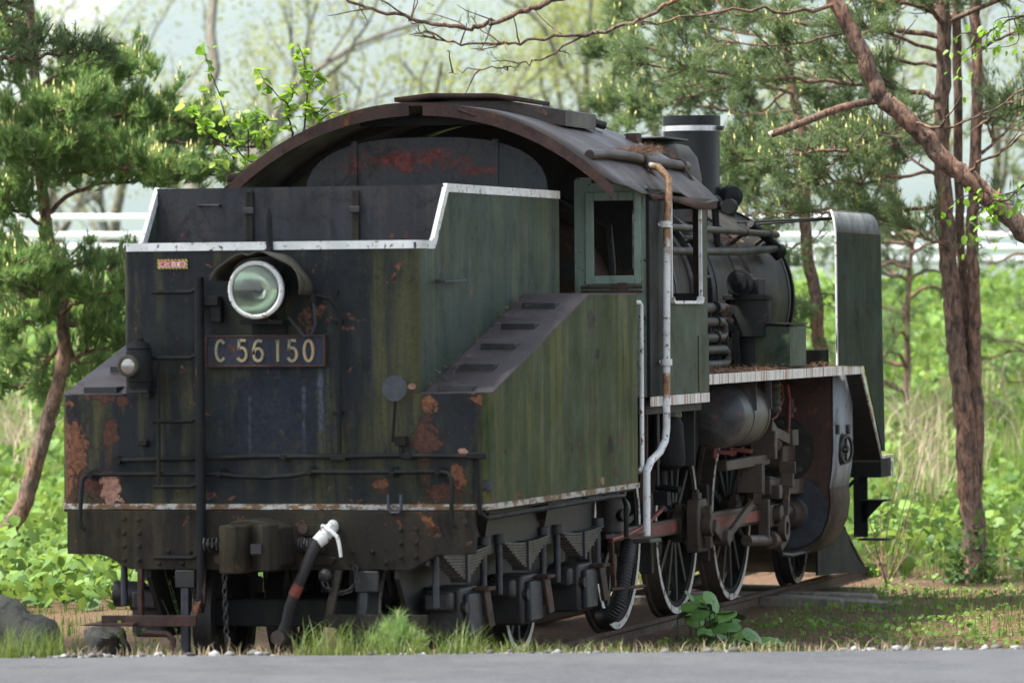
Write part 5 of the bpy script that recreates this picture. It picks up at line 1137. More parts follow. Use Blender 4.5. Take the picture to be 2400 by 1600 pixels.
# ================================================================ TREES
def curve(pts, n):
    P = [Vector(p) for p in pts]; out = []
    for i in range(len(P)-1):
        a, b, c, d = P[max(i-1, 0)], P[i], P[i+1], P[min(i+2, len(P)-1)]
        for k in range(n):
            t = k/n; out.append(.5*((2*b)+(-a+c)*t+(2*a-5*b+4*c-d)*t*t+(-a+3*b-3*c+d)*t**3))
    return out+[P[-1]]
def limb(m, pts, r0, r1, n=8, jit=.0, sub=4):
    c = curve(pts, sub); k = len(c)-1
    for i in range(1, k): c[i] = c[i]+Vector(rng.normal(0, jit, 3))
    m.tube(c, [(r0+(r1-r0)*(i/k)**.8)*(1+.03*rng.normal()) for i in range(k+1)], n); return c
def tuft_mesh(P, D, n, L, spread, w, upb=.0):
    P = np.asarray(P); D = np.asarray(D); Mt = len(P)
    a = rng.normal(0, 1, (Mt, n, 3)); dirs = D[:, None, :]+a*spread; dirs[..., 2] += upb; dirs /= np.linalg.norm(dirs, axis=-1, keepdims=True)
    base = P[:, None, :]+D[:, None, :]*rng.uniform(-.05, .05, (Mt, n, 1)); ln = (L*rng.uniform(.65, 1.15, (Mt, n, 1)))
    side = np.cross(dirs, rng.normal(0, 1, (Mt, n, 3))); side /= np.linalg.norm(side, axis=-1, keepdims=True)+1e-9
    V = np.stack([base-side*w/2, base+side*w/2, base+dirs*ln], 2).reshape(-1, 3); F = np.arange(len(V)).reshape(-1, 3)
    tn = np.clip(np.repeat(rng.uniform(.1, .8, Mt), n)+rng.normal(0, .15, Mt*n), 0, 1); return V, F, tn
def foliage(limbs, twig_n, twig_len, tufts, flat=.35, t0=.2, rise=.15, bare=0.0):
    """twigs off each limb; returns twig paths and tuft positions and directions"""
    tw, P, D = [], [], []
    for c in limbs:
        Ls = sum((c[i+1]-c[i]).length for i in range(len(c)-1)); nn = max(2, int(twig_n*Ls))
        for _ in range(nn):
            t = t0+(1-t0)*rng.random(); i = min(len(c)-2, int(t*(len(c)-1))); p = c[i].lerp(c[i+1], rng.random()); ax = (c[i+1]-c[i]).normalized()
            sd = Vector(rng.normal(0, 1, 3)); sd.z *= flat; sd = (sd-ax*sd.dot(ax)).normalized(); dr = (ax*rng.uniform(.2, 1.0)+sd*rng.uniform(.5, 1.2)+Vector((0, 0, rise))).normalized()
            ln = twig_len*rng.uniform(.5, 1.25)*(1.15-.5*t); q = [p]; k = 4
            for j in range(k): dr = (dr+Vector(rng.normal(0, .16, 3))+Vector((0, 0, rise*.5))).normalized(); q.append(q[-1]+dr*(ln/k))
            tw.append(q)
            if rng.random() < bare: continue
            for j in range(int(tufts*rng.uniform(.6, 1.3))):
                u = 1-rng.random()**1.6*.75; f = u*k; i2 = min(k-1, int(f)); pp = q[i2].lerp(q[i2+1], f-i2)+Vector(rng.normal(0, .035, 3)); dd = (q[i2+1]-q[i2]).normalized()+Vector(rng.normal(0, .45, 3)); dd.z += .25
                P.append(pp); D.append(dd.normalized())
    return tw, P, D
def pine(name, lab, base, trunks, limbs, rnd=0, twig_n=5, twig_len=.6, tufts=9, needle=20, nl=.085, nw=.005, mat='needle_d', bark='bark', candles=0, flat=.35, hz=(2.2, 6.2), rl=(1.2, 2.4), bare=0, rise=.15, group='pine trees', spread=.55, upb=.1, shade_canopy=None):
    t = thing(name, lab, 'pine tree', base, group)
    m = MB(); axes = []
    for pts, r0, r1 in trunks: axes.append(limb(m, pts, r0, r1, 14, .006, 6))
    bl = []; mb_ = m
    for pts, r0, r1 in limbs: bl.append(limb(mb_, pts, r0, r1, 8, .012, 5))
    for _ in range(rnd):
        c = axes[rng.integers(len(axes))]; k = [i for i in range(len(c)) if hz[0] < c[i].z < hz[1]]
        if not k: continue
        p = c[k[rng.integers(len(k))]]; a = rng.uniform(0, 6.283); L = rng.uniform(*rl); dr = Vector((math.cos(a), math.sin(a), rng.uniform(-.05, .3)))
        bl.append(limb(mb_, [p, p+dr*L*.35+Vector((0, 0, .06)), p+dr*L*.7+Vector(rng.normal(0, .08, 3)), p+dr*L+Vector((0, 0, rng.uniform(-.1, .25)))], .028, .008, 6, .01, 4))
    tw, P, D = foliage(bl, twig_n, twig_len, tufts, flat, bare=bare, rise=rise)
    for q in tw: mb_.tube(q, [.0085, .007, .006, .005, .003], 4, caps=False)
    mb_.build('trunk', M[bark], t, deg=75)
    print('PINE', lab[:30], len(P), len(P)*needle)
    V, F, T = tuft_mesh(np.array(P), np.array(D), needle, nl, spread, nw, upb)
    if shade_canopy:      # unseen high crown with limbs, added to shade the engine and tender
        cc, rr, nn = shade_canopy; q = rng.normal(0, 1, (nn, 3)); q /= np.linalg.norm(q, axis=1)[:, None]; q *= (rng.random((nn, 1))**(1/3)); cl_ = q*np.array(rr)*(1+.15*np.sin(q*7))+np.array(cc)
        V2, F2, T2 = tuft_mesh(cl_, np.tile([[0, 0, .3]], (nn, 1)), 16, .30, .7, .045, .1); F = np.concatenate([F, F2+len(V)]); V = np.concatenate([V, V2]); T = np.concatenate([T, T2])
        top = Vector(cc); ms = MB(); tb_ = axes[0][-1]; ms.tube([tb_, tb_.lerp(top, .6)+Vector((.1, 0, .3)), top+Vector((0, 0, rr[2]*.7))], [.03, .025, .01], 8)
        for k_ in range(14): e_ = Vector(cl_[rng.integers(nn)]); ms.tube([tb_.lerp(top, .4+.6*k_/14), tb_.lerp(top, .6).lerp(e_, .6), e_], [.022, .016, .006], 6)
        ms.build('shade_canopy_limbs', M[bark], t, deg=80)
    fast_mesh('crown', V, F, M[mat], T, t)
    if candles:
        ix = rng.choice(len(P), min(len(P), candles), replace=False); Pc = np.array(P)[ix]+np.array([0, 0, .05]); n = len(Pc); h = rng.uniform(.06, .13, n); r = .010
        b = Pc; tip = Pc+np.stack([rng.normal(0, .012, n), rng.normal(0, .012, n), h], -1); md = (b+tip)/2
        o3 = [np.array([math.cos(a), math.sin(a), 0])*r for a in (0, 2.1, 4.2)]
        V = np.concatenate([np.stack([b, md+o3[k], md+o3[(k+1) % 3], tip], 1) for k in range(3)], 0).reshape(-1, 3); F = np.arange(len(V)).reshape(-1, 4)
        fast_mesh('shoots', V, F, M['candle'], np.tile(rng.random(n), 3), t)
    return t
def pl(pts, d): return [tuple(at(u, v, d=d+(q[0] if q else 0))) for (u, v, *q) in pts]
def root(u, v, d): p = at(u, v, d=d); return (p[0], p[1], ground_z(p[0], p[1]))

# left pine with the bowed trunk
D0 = 47.0; bs = root(-60, 1400, D0)
tr = [(bs[0], bs[1], bs[2]-.1)] + pl([(-20, 1350), (19, 1244), (57, 1174), (96, 1040), (121, 957), (147, 855), (150, 780), (135, 650), (105, 500), (95, 330), (80, 150), (70, 0), (60, -200), (55, -420)], D0)
lm = [pl([(145, 845), (180, 835), (240, 815), (290, 800), (330, 780, .3)], D0), pl([(60, 700), (0, 640), (-100, 600)], D0), pl([(150, 790), (110, 700), (40, 660), (-60, 620)], D0),
      pl([(140, 740), (200, 700, -.4), (270, 680, -.7), (330, 650, -.9)], D0), pl([(140, 720), (60, 690, .4), (-40, 700, .7)], D0), pl([(150, 760), (210, 760, .4), (270, 730, .6)], D0), pl([(130, 640), (200, 620, .3), (280, 640, .6)], D0),
      pl([(140, 690), (100, 650, -.7), (40, 640, -1.2), (0, 650, -1.6)], D0), pl([(120, 630), (60, 600, -.4), (-20, 590, -.6)], D0),
      pl([(112, 540), (60, 500, -.5), (-20, 480, -.8), (-80, 470, -1)], D0), pl([(95, 330), (110, 300, -.7), (140, 260, -1.2), (190, 250, -1.5)], D0), pl([(100, 440), (90, 400, -.6), (60, 360, -1.1), (30, 350, -1.4)], D0), pl([(98, 400), (120, 370, -.6), (170, 340, -1.1)], D0),
      pl([(105, 500), (200, 440), (330, 420), (450, 410), (560, 420)], D0), pl([(100, 420), (200, 400, -.5), (300, 390, -.9), (420, 400, -1.2)], D0), pl([(100, 460), (30, 430), (-60, 400)], D0), pl([(100, 380), (240, 340), (400, 335), (520, 340), (600, 345)], D0),
      pl([(100, 400), (180, 350, .5), (300, 330, .9), (450, 330, 1.3)], D0), pl([(95, 330), (200, 285), (330, 270), (460, 290), (560, 320)], D0), pl([(95, 330), (20, 290), (-80, 270)], D0), pl([(95, 350), (60, 300, -.6), (-20, 320, -1.0)], D0),
      pl([(90, 260), (180, 200), (270, 180), (350, 170)], D0), pl([(88, 230), (30, 190), (-60, 180)], D0), pl([(85, 200), (160, 170, .5), (260, 170, .9)], D0), pl([(80, 120), (20, 60), (-60, 40)], D0), pl([(80, 140), (40, 90, .4), (0, 100, .8)], D0),
      pl([(140, 740), (60, 760, -.5), (-20, 800, -.6)], D0), pl([(150, 800), (90, 870, .4), (20, 920, .7)], D0), pl([(150, 800), (200, 860, .6), (260, 880, .9)], D0)]
pine('pine_tree', 'dense bright green pine with bowed trunk at the left edge', bs, [(tr, .10, .032)], [(q, .024, .009) for q in lm], 3, 18, .40, 16, 20, .10, .0095, 'needle_l', candles=2000, flat=.20, hz=(3.8, 5.6), rl=(1.0, 2.0), rise=.2, upb=.6, spread=.42)
# nearer branch entering at the top left
bs = root(-330, 1500, 35.5); D1 = 34.5
pine('pine_tree', 'dark pine branch reaching in at the top left corner', bs, [([bs, (bs[0], bs[1], 2.5), (bs[0]+.1, bs[1], 5.2), (bs[0]+.1, bs[1]+.1, 7.5)], .11, .05)],
     [(pl([(-320, 170), (-150, 150), (0, 135), (100, 128), (180, 122), (235, 120)], D1), .022, .006), (pl([(-60, 140), (40, 110, .2), (120, 100, .3), (200, 105, .3)], D1), .012, .005), (pl([(-300, 60), (-150, 30), (-20, 10), (40, 5)], D1), .016, .006)], 0, 14, .20, 8, 30, .075, .005, 'needle_d', flat=.6, shade_canopy=((-4.1, 1.9, 8.9), (3.3, 5.8, 2.0), 3600))  # the big crown here is out of view, placed for its shadow

# right: pine with three stems from one foot
D2 = 45.5; bs = root(2278, 1345, D2)
foot = (bs[0], bs[1], bs[2]-.15)
st_a = [foot] + pl([(2285, 1260), (2272, 1150), (2266, 1050), (2258, 960), (2245, 850), (2235, 740), (2222, 600), (2212, 450), (2208, 300), (2212, 150), (2208, 0), (2200, -250)], D2)
st_b = pl([(2275, 1060, .12), (2272, 850, .1), (2262, 700, .12), (2250, 560, .12), (2246, 300, .15), (2242, 0, .2), (2245, -250, .2)], D2)
st_c = pl([(2283, 1160, .06), (2290, 1000, .05), (2286, 850, .02), (2284, 700), (2278, 560), (2284, 400), (2290, 200), (2288, 0), (2295, -250)], D2)
L = [(pl([(2205, 230), (2150, 215), (2038, 196), (1868, 185), (1698, 174), (1553, 157), (1480, 150)], D2), .030, .008), (pl([(2215, 90), (2080, 70), (1953, 64), (1825, 49), (1710, 32), (1600, 25)], D2), .028, .008),
     (pl([(2212, 130), (2100, 85, -.3), (1982, 81, -.5), (1825, 106, -.5), (1672, 98, -.4)], D2), .020, .007), (pl([(2210, 480), (2140, 490), (2056, 502), (1930, 500), (1800, 500), (1720, 510)], D2), .020, .007),
     (pl([(2225, 590), (2200, 570, -.2), (2150, 545, -.3), (2080, 520, -.3), (2020, 500, -.3)], D2), .016, .006), (pl([(2205, 330), (2080, 340, -.6), (1950, 350, -.9), (1800, 370, -1.0), (1700, 380, -.9)], D2), .020, .006),
     (pl([(2205, 300), (2050, 310, .5), (1900, 330, .9), (1750, 340, 1.1)], D2), .020, .006), (pl([(2210, 400), (2080, 420, -.2), (1980, 430, -.4), (1850, 440, -.5)], D2), .018, .006), (pl([(2290, 300), (2340, 270, -.3), (2420, 240, -.5)], D2), .018, .006),
     (pl([(2285, 480), (2350, 500), (2450, 560)], D2), .016, .006), (pl([(2290, 120), (2360, 80), (2450, 60)], D2), .018, .006), (pl([(2210, 20), (2050, 0), (1900, -40)], D2), .02, .007), (pl([(2300, 360), (2360, 300), (2430, 220)], D2), .018, .006),
     (pl([(2210, 250), (2120, 290, -.4), (2040, 330, -.7), (1930, 390, -.8)], D2), .016, .006), (pl([(2208, 160), (2090, 140, .4), (1960, 150, .7), (1800, 140, 1.0), (1650, 200, 1.1)], D2), .018, .006), (pl([(2212, 420), (2130, 370, .4), (2020, 300, .7), (1930, 250, .9)], D2), .016, .006)]
pine('pine_tree', 'tall pine with three reddish stems from one foot at the right', bs, [(st_a, .115, .060), (st_b, .05, .038), (st_c, .064, .047)], L, 5, 18, .46, 13, 18, .080, .0075, 'needle_d', candles=650, flat=.45, hz=(4.6, 7.0), rl=(1.2, 2.2), bare=.22)
# leaning pine whose trunk crosses the upper right corner
D3 = 40.0; bs = root(2900, 1420, D3)
tr = [(bs[0], bs[1], bs[2]-.1)] + pl([(2760, 1080), (2640, 840), (2500, 640), (2400, 540), (2293, 442), (2229, 387), (2161, 315), (2097, 255), (2063, 221), (2029, 140), (1995, 68), (1957, 0), (1900, -120), (1800, -260), (1700, -420)], D3)
L = [(pl([(1640, -60), (1583, 0), (1500, 45), (1399, 78), (1314, 83), (1239, 97), (1178, 102), (1076, 104), (1025, 90), (991, 71), (957, 51)], D3-.5), .020, .005), (pl([(1420, -40), (1294, 0), (1246, 20), (1178, 44), (1124, 63), (1059, 63), (984, 51), (889, 26), (818, 0), (760, -20)], D3-.6), .026, .010),
     (pl([(1399, 78), (1382, 82), (1280, 131), (1219, 153), (1150, 160), (1083, 167), (1052, 173)], D3-.5), .012, .003), (pl([(1800, -250), (1700, -120), (1640, -60)], D3-.25), .030, .020), (pl([(1750, -330), (1560, -160), (1420, -40)], D3-.35), .032, .026),
     (pl([(1960, 10), (1860, 30, -.3), (1740, 20, -.5), (1620, 40, -.6), (1500, 60, -.7)], D3), .018, .006), (pl([(2120, 275), (2200, 300, -.2), (2300, 270, -.4), (2420, 200, -.6)], D3), .014, .006), (pl([(2260, 410), (2330, 360, -.3), (2420, 300, -.5)], D3), .016, .006)]
lean = pine('pine_tree', 'leaning pine trunk slanting across the upper right corner, with bare twigs', bs, [(tr, .098, .050)], L, 0, 4.5, .42, 4, 14, .075, .004, 'needle_d', flat=.9, bare=.66, rise=.05)
MB().tube(curve(pl([(2072, 238), (2040, 238), (1965, 255), (1868, 293), (1808, 315)], D3), 4), [.030]*12+[.028]*5, 10).build('sawn_branch', M['bark'], lean, deg=60)
e0, e1 = [np.array(q) for q in pl([(1812, 313), (1803, 317)], D3)]; MB().cyl(e0, e1, .0285, .024, 10).build('cut_end', plain('cut_wood', (.55, .42, .30), .8, 0, .2), lean)
# thin pine behind the smokebox
D4 = 51.0; bs = root(1930, 1180, D4)
tr = [(bs[0], bs[1], bs[2]-.1)] + pl([(1926, 1000), (1925, 830), (1918, 790), (1914, 697), (1892, 600), (1885, 425), (1872, 276), (1863, 238), (1846, 128), (1838, 0), (1830, -200)], D4)
L = [(pl([(1890, 560), (1850, 590), (1820, 595), (1790, 592)], D4), .016, .008), (pl([(1914, 700), (1880, 720), (1830, 735)], D4), .014, .007), (pl([(1917, 770), (1880, 765), (1840, 770)], D4), .014, .007), (pl([(1895, 505), (1800, 498), (1700, 520)], D4), .02, .007), (pl([(1890, 495), (1980, 490), (2060, 500)], D4), .02, .007), (pl([(1915, 690), (1950, 690), (1990, 705)], D4), .012, .006),
     (pl([(1870, 260), (1760, 270, .3), (1640, 250, .5), (1500, 240, .7), (1420, 250, .8)], D4), .022, .007), (pl([(1862, 220), (1740, 200, -.5), (1600, 230, -.8), (1480, 260, -1)], D4), .022, .007), (pl([(1848, 140), (1730, 120), (1600, 130), (1480, 110), (1400, 130)], D4), .022, .007), (pl([(1845, 100), (1700, 70, .5), (1560, 60, .9), (1440, 40, 1.2)], D4), .022, .007),
     (pl([(1842, 60), (1760, 20, -.6), (1600, -10, -1)], D4), .02, .007), (pl([(1878, 340), (1780, 350, -.3), (1690, 390, -.5)], D4), .018, .006), (pl([(1875, 300), (1960, 300, .3), (2060, 320, .6), (2150, 330, .9)], D4), .02, .006), (pl([(1865, 230), (1960, 200, .4), (2080, 180, .8)], D4), .02, .006), (pl([(1880, 380), (1790, 410), (1700, 440)], D4), .018, .006), (pl([(1880, 400), (1960, 420), (2050, 410)], D4), .018, .006), (pl([(1860, 200), (1760, 290, .6), (1690, 330, 1.0)], D4), .018, .006)]
pine('pine_tree', 'slender pine with a bent trunk rising behind the smokebox', bs, [(tr, .085, .04)], L, 0, 20, .46, 15, 18, .085, .0085, 'needle_d', candles=350, flat=.5, bare=.1)
# young pine on the bank and one behind the left pine
bs = root(2130, 1080, 62); tr = [bs, (bs[0], bs[1], bs[2]+1.6), (bs[0]+.1, bs[1], bs[2]+2.4)]
pine('pine_tree', 'low young pine on the bank between the deflector and the three stemmed pine', bs, [(tr, .05, .02)], [], 26, 7, .35, 9, 16, .09, .007, 'needle_d', hz=(.3, 4.6), rl=(.6, 1.3))
bs = root(2480, 1000, 64); tr = [bs, (bs[0], bs[1], bs[2]+2.2), (bs[0]+.1, bs[1], bs[2]+3.4)]
pine('pine_tree', 'young pine on the bank at the right edge', bs, [(tr, .05, .02)], [], 24, 6, .4, 8, 16, .09, .007, 'needle_d', hz=(.6, 5.4), rl=(.7, 1.5))

# bare-limbed spring trees beyond the fence
def spring_tree(u, d, h, lean, lab, r=.16, fork=2.5, seed=0, leaves=1500, pale=True):
    rs = np.random.default_rng(seed); p = at(u, 735, d=d); b = (p[0], p[1], ground_z(p[0], p[1])-.1); t = thing('deciduous_tree', lab, 'tree', b, 'spring trees beyond the fence')
    m = MB(); tips = []
    def grow(p, dr, L, r, lev):
        k = 4; q = [Vector(p)]; dd = Vector(dr)
        for i in range(k): dd = (dd+Vector(rs.normal(0, .10+.03*lev, 3))+Vector((0, 0, .05))).normalized(); q.append(q[-1]+dd*(L/k))
        m.tube(q, [r*(1-.45*i/k) for i in range(k+1)], 7 if lev < 2 else 4, caps=False)
        if lev >= 2: tips.extend(q[1:])
        if lev < 4:
            for _ in range((3, 3, 3, 2)[lev]):
                i = rs.integers(1, k+1); sd = Vector(rs.normal(0, 1, 3)); sd.z *= .5; nd = (dd*rs.uniform(.6, 1.1)+sd.normalized()*rs.uniform(.45, .9)+Vector((0, 0, .2))).normalized()
                grow(q[i], nd, L*rs.uniform(.5, .8), r*.55*rs.uniform(.7, 1.1)*(1-.1*lev), lev+1)
    grow(b, Vector((lean*RTH[0], lean*RTH[1], 1)).normalized(), h*.42, r, 0)
    m.build('trunk', M['bark_grey'], t, deg=80)
    tp = np.array([tuple(q) for q in tips]); ix = rs.integers(0, len(tp), leaves); P = tp[ix]+rs.normal(0, .22, (leaves, 3))
    V, F, T = leaf_cards(P, rs.uniform(.018, .045, leaves), .9, seg=5)
    fast_mesh('crown', V, F, M['leaf_pale' if pale else 'leaf_spring'], T, t)
ST = [(110, 100, 9, .1, .13, 'thin grey spring tree behind the left pine'), (268, 106, 10, .14, .15, 'grey spring tree leaning right above the left pine crown'), (440, 96, 11, .02, .20, 'spring tree with several upright stems left of the cab roof'), (470, 99, 10, -.28, .16, 'spring tree leaning left across the forked one'), (500, 94, 10, .2, .12, 'slim spring tree beside the leafy sapling'),
      (905, 98, 11, -.42, .19, 'thick trunked spring tree leaning left above the cab roof'), (900, 101, 10, .16, .13, 'forked spring tree right of the leaning one above the cab roof'), (995, 112, 9, .03, .11, 'slim upright spring tree behind the middle of the roof'), (1090, 118, 9, .1, .10, 'faint spring tree under the bare twigs above the roof hatch'), (1180, 108, 9, -.08, .11, 'faint thin spring tree right of the roof hatch'),
      (1320, 115, 10, .05, .13, 'pale spring tree just left of the chimney'), (1430, 104, 10, -.05, .14, 'pale trunked spring tree behind the roof pipes'), (1560, 120, 10, .1, .14, 'yellowish spring tree behind the chimney'), (1740, 112, 9, -.1, .12, 'yellowish spring tree between chimney and thin pine'), (2080, 110, 10, .08, .14, 'pale spring tree behind the sawn branch'),
      (2330, 105, 10, -.1, .14, 'pale spring tree right of the three stemmed pine'), (650, 125, 10, .06, .12, 'faint distant spring tree behind the leafy sapling'), (20, 112, 10, 0, .13, 'pale spring tree at the far left edge'), (200, 120, 9, -.1, .1, 'faint distant spring tree left of the tender')]
for i, (u, d, h, ln, r, lab) in enumerate(ST): spring_tree(u, d, h, ln, lab, r, seed=100+i, leaves=1500 if u < 1250 else 4200)

# leafy sapling behind the cab
Ds = 40.5; bs = root(680, 1300, Ds); sap = thing('sapling', 'slender sapling with fresh yellow green leaves behind the cab roof', 'sapling', bs)
mz = lambda u, v, q=0: tuple(at(600+u/2.94, v/2.94, d=Ds+q))
stems = [[bs, mz(300, 1900), mz(320, 1200), mz(333, 860), mz(348, 720), mz(360, 600), mz(345, 480), mz(320, 380), mz(285, 310)], [mz(300, 1900), mz(260, 1200), mz(245, 920), mz(225, 800), mz(215, 720), mz(150, 660), mz(70, 580), (*mz(20, 500),)],
         [mz(260, 1250), mz(150, 1150), mz(60, 1030), mz(65, 920), mz(50, 830), mz(-20, 790)], [mz(350, 720), mz(420, 780), mz(500, 700), mz(590, 650)], [mz(360, 600), mz(400, 540), mz(440, 470)], [mz(290, 1250), mz(-60, 1100), mz(-150, 960), mz(-260, 640), mz(-330, 450), mz(-360, 330)], [mz(-150, 1100), mz(-250, 1000), mz(-350, 900), mz(-420, 780), mz(-450, 720)],
         [mz(420, 860), mz(480, 800), mz(560, 770)], [mz(-60, 1100), mz(-50, 950), mz(-80, 830), mz(-120, 780)], [mz(215, 720), mz(260, 650), mz(240, 590)], [mz(100, 1150), mz(-100, 1180), mz(-280, 1130)]]
m = MB(); cs = []
for i, q in enumerate(stems): cs.append(limb(m, q, .014 if i < 2 else .008, .003, 6, .004, 4))
m.build('stem', M['bark_old'], sap)
a = np.linspace(0, 2*math.pi, 10, endpoint=False); lv = [(0, 0, 0)] + [(.5+.5*math.cos(q)*1.0+.06*math.cos(q), .36*math.sin(q)*(1-.25*math.cos(q)), .10*abs(math.sin(q))-.10*(.5+.5*math.cos(q))**2) for q in a]
lv[0] = (.5, 0, -.02); lme = MB().add(lv, [(0, 1+k, 1+(k+1) % 10) for k in range(10)]).mesh('leaf', 80)
lmats = []
for c in ((.17, .32, .028), (.26, .42, .045), (.36, .48, .07)):
    g = NG('sapling_leaf'); g.out(c, .45, 0, .4); tt = g.n('BsdfTranslucent'); g.put(tt.inputs[0], tuple(q*1.15 for q in c)); mx = g.n('MixShader'); mx.inputs[0].default_value = .5; g.t.links.new(g.b.outputs[0], mx.inputs[1]); g.t.links.new(tt.outputs[0], mx.inputs[2]); g.t.links.new(mx.outputs[0], g.t.nodes['Material Output'].inputs[0]); lmats.append(g.m)
lms = []
for mm in lmats: q = lme.copy(); q.materials.clear(); q.materials.append(mm); lms.append(q)
def put_leaf(p, par, size, k=None, down=.25, name='leaf', meshes=lms):
    return link(name, meshes[rng.integers(len(meshes)) if k is None else k], None, par, loc=p, rot=(rng.normal(0, .5), rng.normal(down, .4), rng.uniform(0, 6.283))), size
for i, c in enumerate(cs):
    vis = [q for q in c if q.z > 3.0]
    for _ in range(max(6, int(len(vis)*2.0))):
        if not vis: break
        j = rng.integers(len(vis)); p = vis[j]+Vector(rng.normal(0, .03, 3)); o, s_ = put_leaf(p, sap, 1); s_ = rng.uniform(.045, .095); o.scale = (s_, s_, s_)
# leafy twigs entering at the right edge
for (lab, pts, dd) in (('drooping leafy twig at the right edge under the leaning trunk', [(2560, 330), (2470, 400), (2400, 440), (2345, 470), (2300, 440)], 39.0), ('leafy twig hanging in at the top right corner', [(2560, -40), (2450, 10), (2390, 40), (2340, 60), (2310, 90)], 39.5)):
    bs = root(2640, 1500, dd); t = thing('shrub_branch', lab, 'leafy branch', bs, 'leafy twigs at the right edge'); m = MB()
    mainp = [(bs[0], bs[1], bs[2]-.1), tuple(at(2620, 900, d=dd))] + pl(pts, dd); c = limb(m, mainp, .02, .004, 6, .01, 4); c2 = []
    for k in range(7): p = c[-2-2*k] if 2+2*k < len(c) else c[-1]; q = limb(m, [p, p+Vector((rng.normal(-.1, .12), 0, rng.normal(-.12, .08))), p+Vector((rng.normal(-.25, .12), rng.normal(0, .1), rng.normal(-.28, .1)))], .006, .002, 5); c2 += q
    m.build('stem', M['bark_old'], t)
    for q in list(c[-12:])+c2:
        for _ in range(1):
            o, s_ = put_leaf(q+Vector(rng.normal(0, .04, 3)), t, 1, k=0, down=.7); s_ = rng.uniform(.035, .07); o.scale = (s_, s_, s_)

# broad-leaved plants by the rail
bl_m = []
for c in ((.08, .19, .035), (.12, .26, .05), (.17, .33, .07)):
    g = NG('broad_leaf'); n1 = g.noise(40, 4, .6); g.bump(n1, .4, .01); g.out(g.mix(g.rng(n1, .3, .7), tuple(q*.7 for q in c), c), .45, 0, .4); bl_m.append(g.m)
aa = np.linspace(0, 2*math.pi, 14, endpoint=False); rr = 1-.45*np.exp(-((aa-math.pi)/.3)**2); bv = [(0, 0, .0)]+[(r*math.cos(q)*.5, r*math.sin(q)*.55, -.10*abs(math.sin(q))**1.5-.06*(1+math.cos(q))+.02*math.sin(5*q)) for q, r in zip(aa, rr)]
bme = MB().add(bv, [(0, 1+k, 1+(k+1) % 14) for k in range(14)]).mesh('leaf', 80); bms = []
for mm in bl_m: q = bme.copy(); q.materials.clear(); q.materials.append(mm); bms.append(q)
def broad_plant(lab, leaves, dd, sz):
    u0, v0 = leaves[0]; p0 = at(u0, v0, d=dd); b = (p0[0], p0[1], ground_z(p0[0], p0[1])); t = thing('broad_leaved_plant', lab, 'plant', b, 'broad leaved plants by the rail')
    for (u, v) in leaves:
        p = at(u, v, d=dd+rng.uniform(-.35, .35)); gz = ground_z(p[0], p[1]); zt = max(p[2], gz+.05); MB().tube([(p[0]+rng.normal(0, .02), p[1]+.03, gz-.02), (p[0], p[1], zt)], .005, 5).build('stalk', M['leaf_stalk'], t)
        o = link('leaf', bms[rng.integers(3)], None, t, loc=(p[0], p[1], zt), rot=(rng.normal(0, .28)+.25, rng.normal(0, .3), rng.uniform(0, 6.28))); s_ = rng.uniform(.7, 1.3)*sz; o.scale = (s_, s_, s_)
M['leaf_stalk'] = plain('green_stalk', (.07, .12, .03), .6, 0, .3)
def zz0(u, v): return (1500+u/2.613, 1250+v/2.613)
broad_plant('clump of broad green leaves growing against the middle driving wheel', [zz0(*q) for q in ((330, 430), (380, 420), (430, 440), (480, 460), (520, 480), (420, 480), (360, 480), (300, 460), (540, 510), (470, 510), (400, 530), (340, 520), (280, 500), (440, 550), (500, 540), (230, 500), (380, 400), (560, 480), (450, 410), (410, 450), (330, 390))], 37.6, .17)
broad_plant('trailing broad leaves below the rail, nearest the road', [zz0(*q) for q in ((420, 630), (480, 640), (540, 630), (600, 610), (620, 650), (700, 620), (740, 640), (780, 650), (820, 640), (850, 660), (560, 590), (460, 600), (400, 600), (530, 560), (660, 640), (580, 660), (880, 680), (500, 670))], 36.4, .15)
# pine seedling in front of the tender
bs = root(928, 1500, 28.9); t = thing('pine_seedling', 'small pine seedling with pale shoots in front of the tender', 'seedling', bs); cp = at(928, 1460, d=29.4); m = MB(); P = []; Dd = []
tops = []
for (du, h) in ((0, .21), (-.08, .13), (.085, .12), (.04, .17), (-.05, .17), (.0, .10), (-.12, .08), (.13, .07)):
    a = (bs[0], bs[1], bs[2]); b = (bs[0]+du, bs[1]+rng.normal(0, .03), bs[2]+h); m.tube([a, ((a[0]+b[0])/2+du*.2, (a[1]+b[1])/2, (a[2]+b[2])/2), b], [.007, .005, .003], 6); tops.append(b)
    for k in range(9): f = .35+.65*k/8; P.append([a[i]+(b[i]-a[i])*f for i in range(3)]); Dd.append([du*3, rng.normal(0, .2), .7])
m.build('stem', M['bark'], t); V, F, T = tuft_mesh(np.array(P), np.array(Dd), 46, .085, .55, .0032, .15); fast_mesh('crown', V, F, M['needle_l'], np.clip(T+.25, 0, 1), t)
m = MB()
for b in tops[:3]: m.tube([b, (b[0], b[1], b[2]+.035), (b[0], b[1], b[2]+.055)], [.006, .008, .004], 6)
m.build('shoots', plain('pale_shoot', (.34, .33, .12), .6, 0, .2), t)
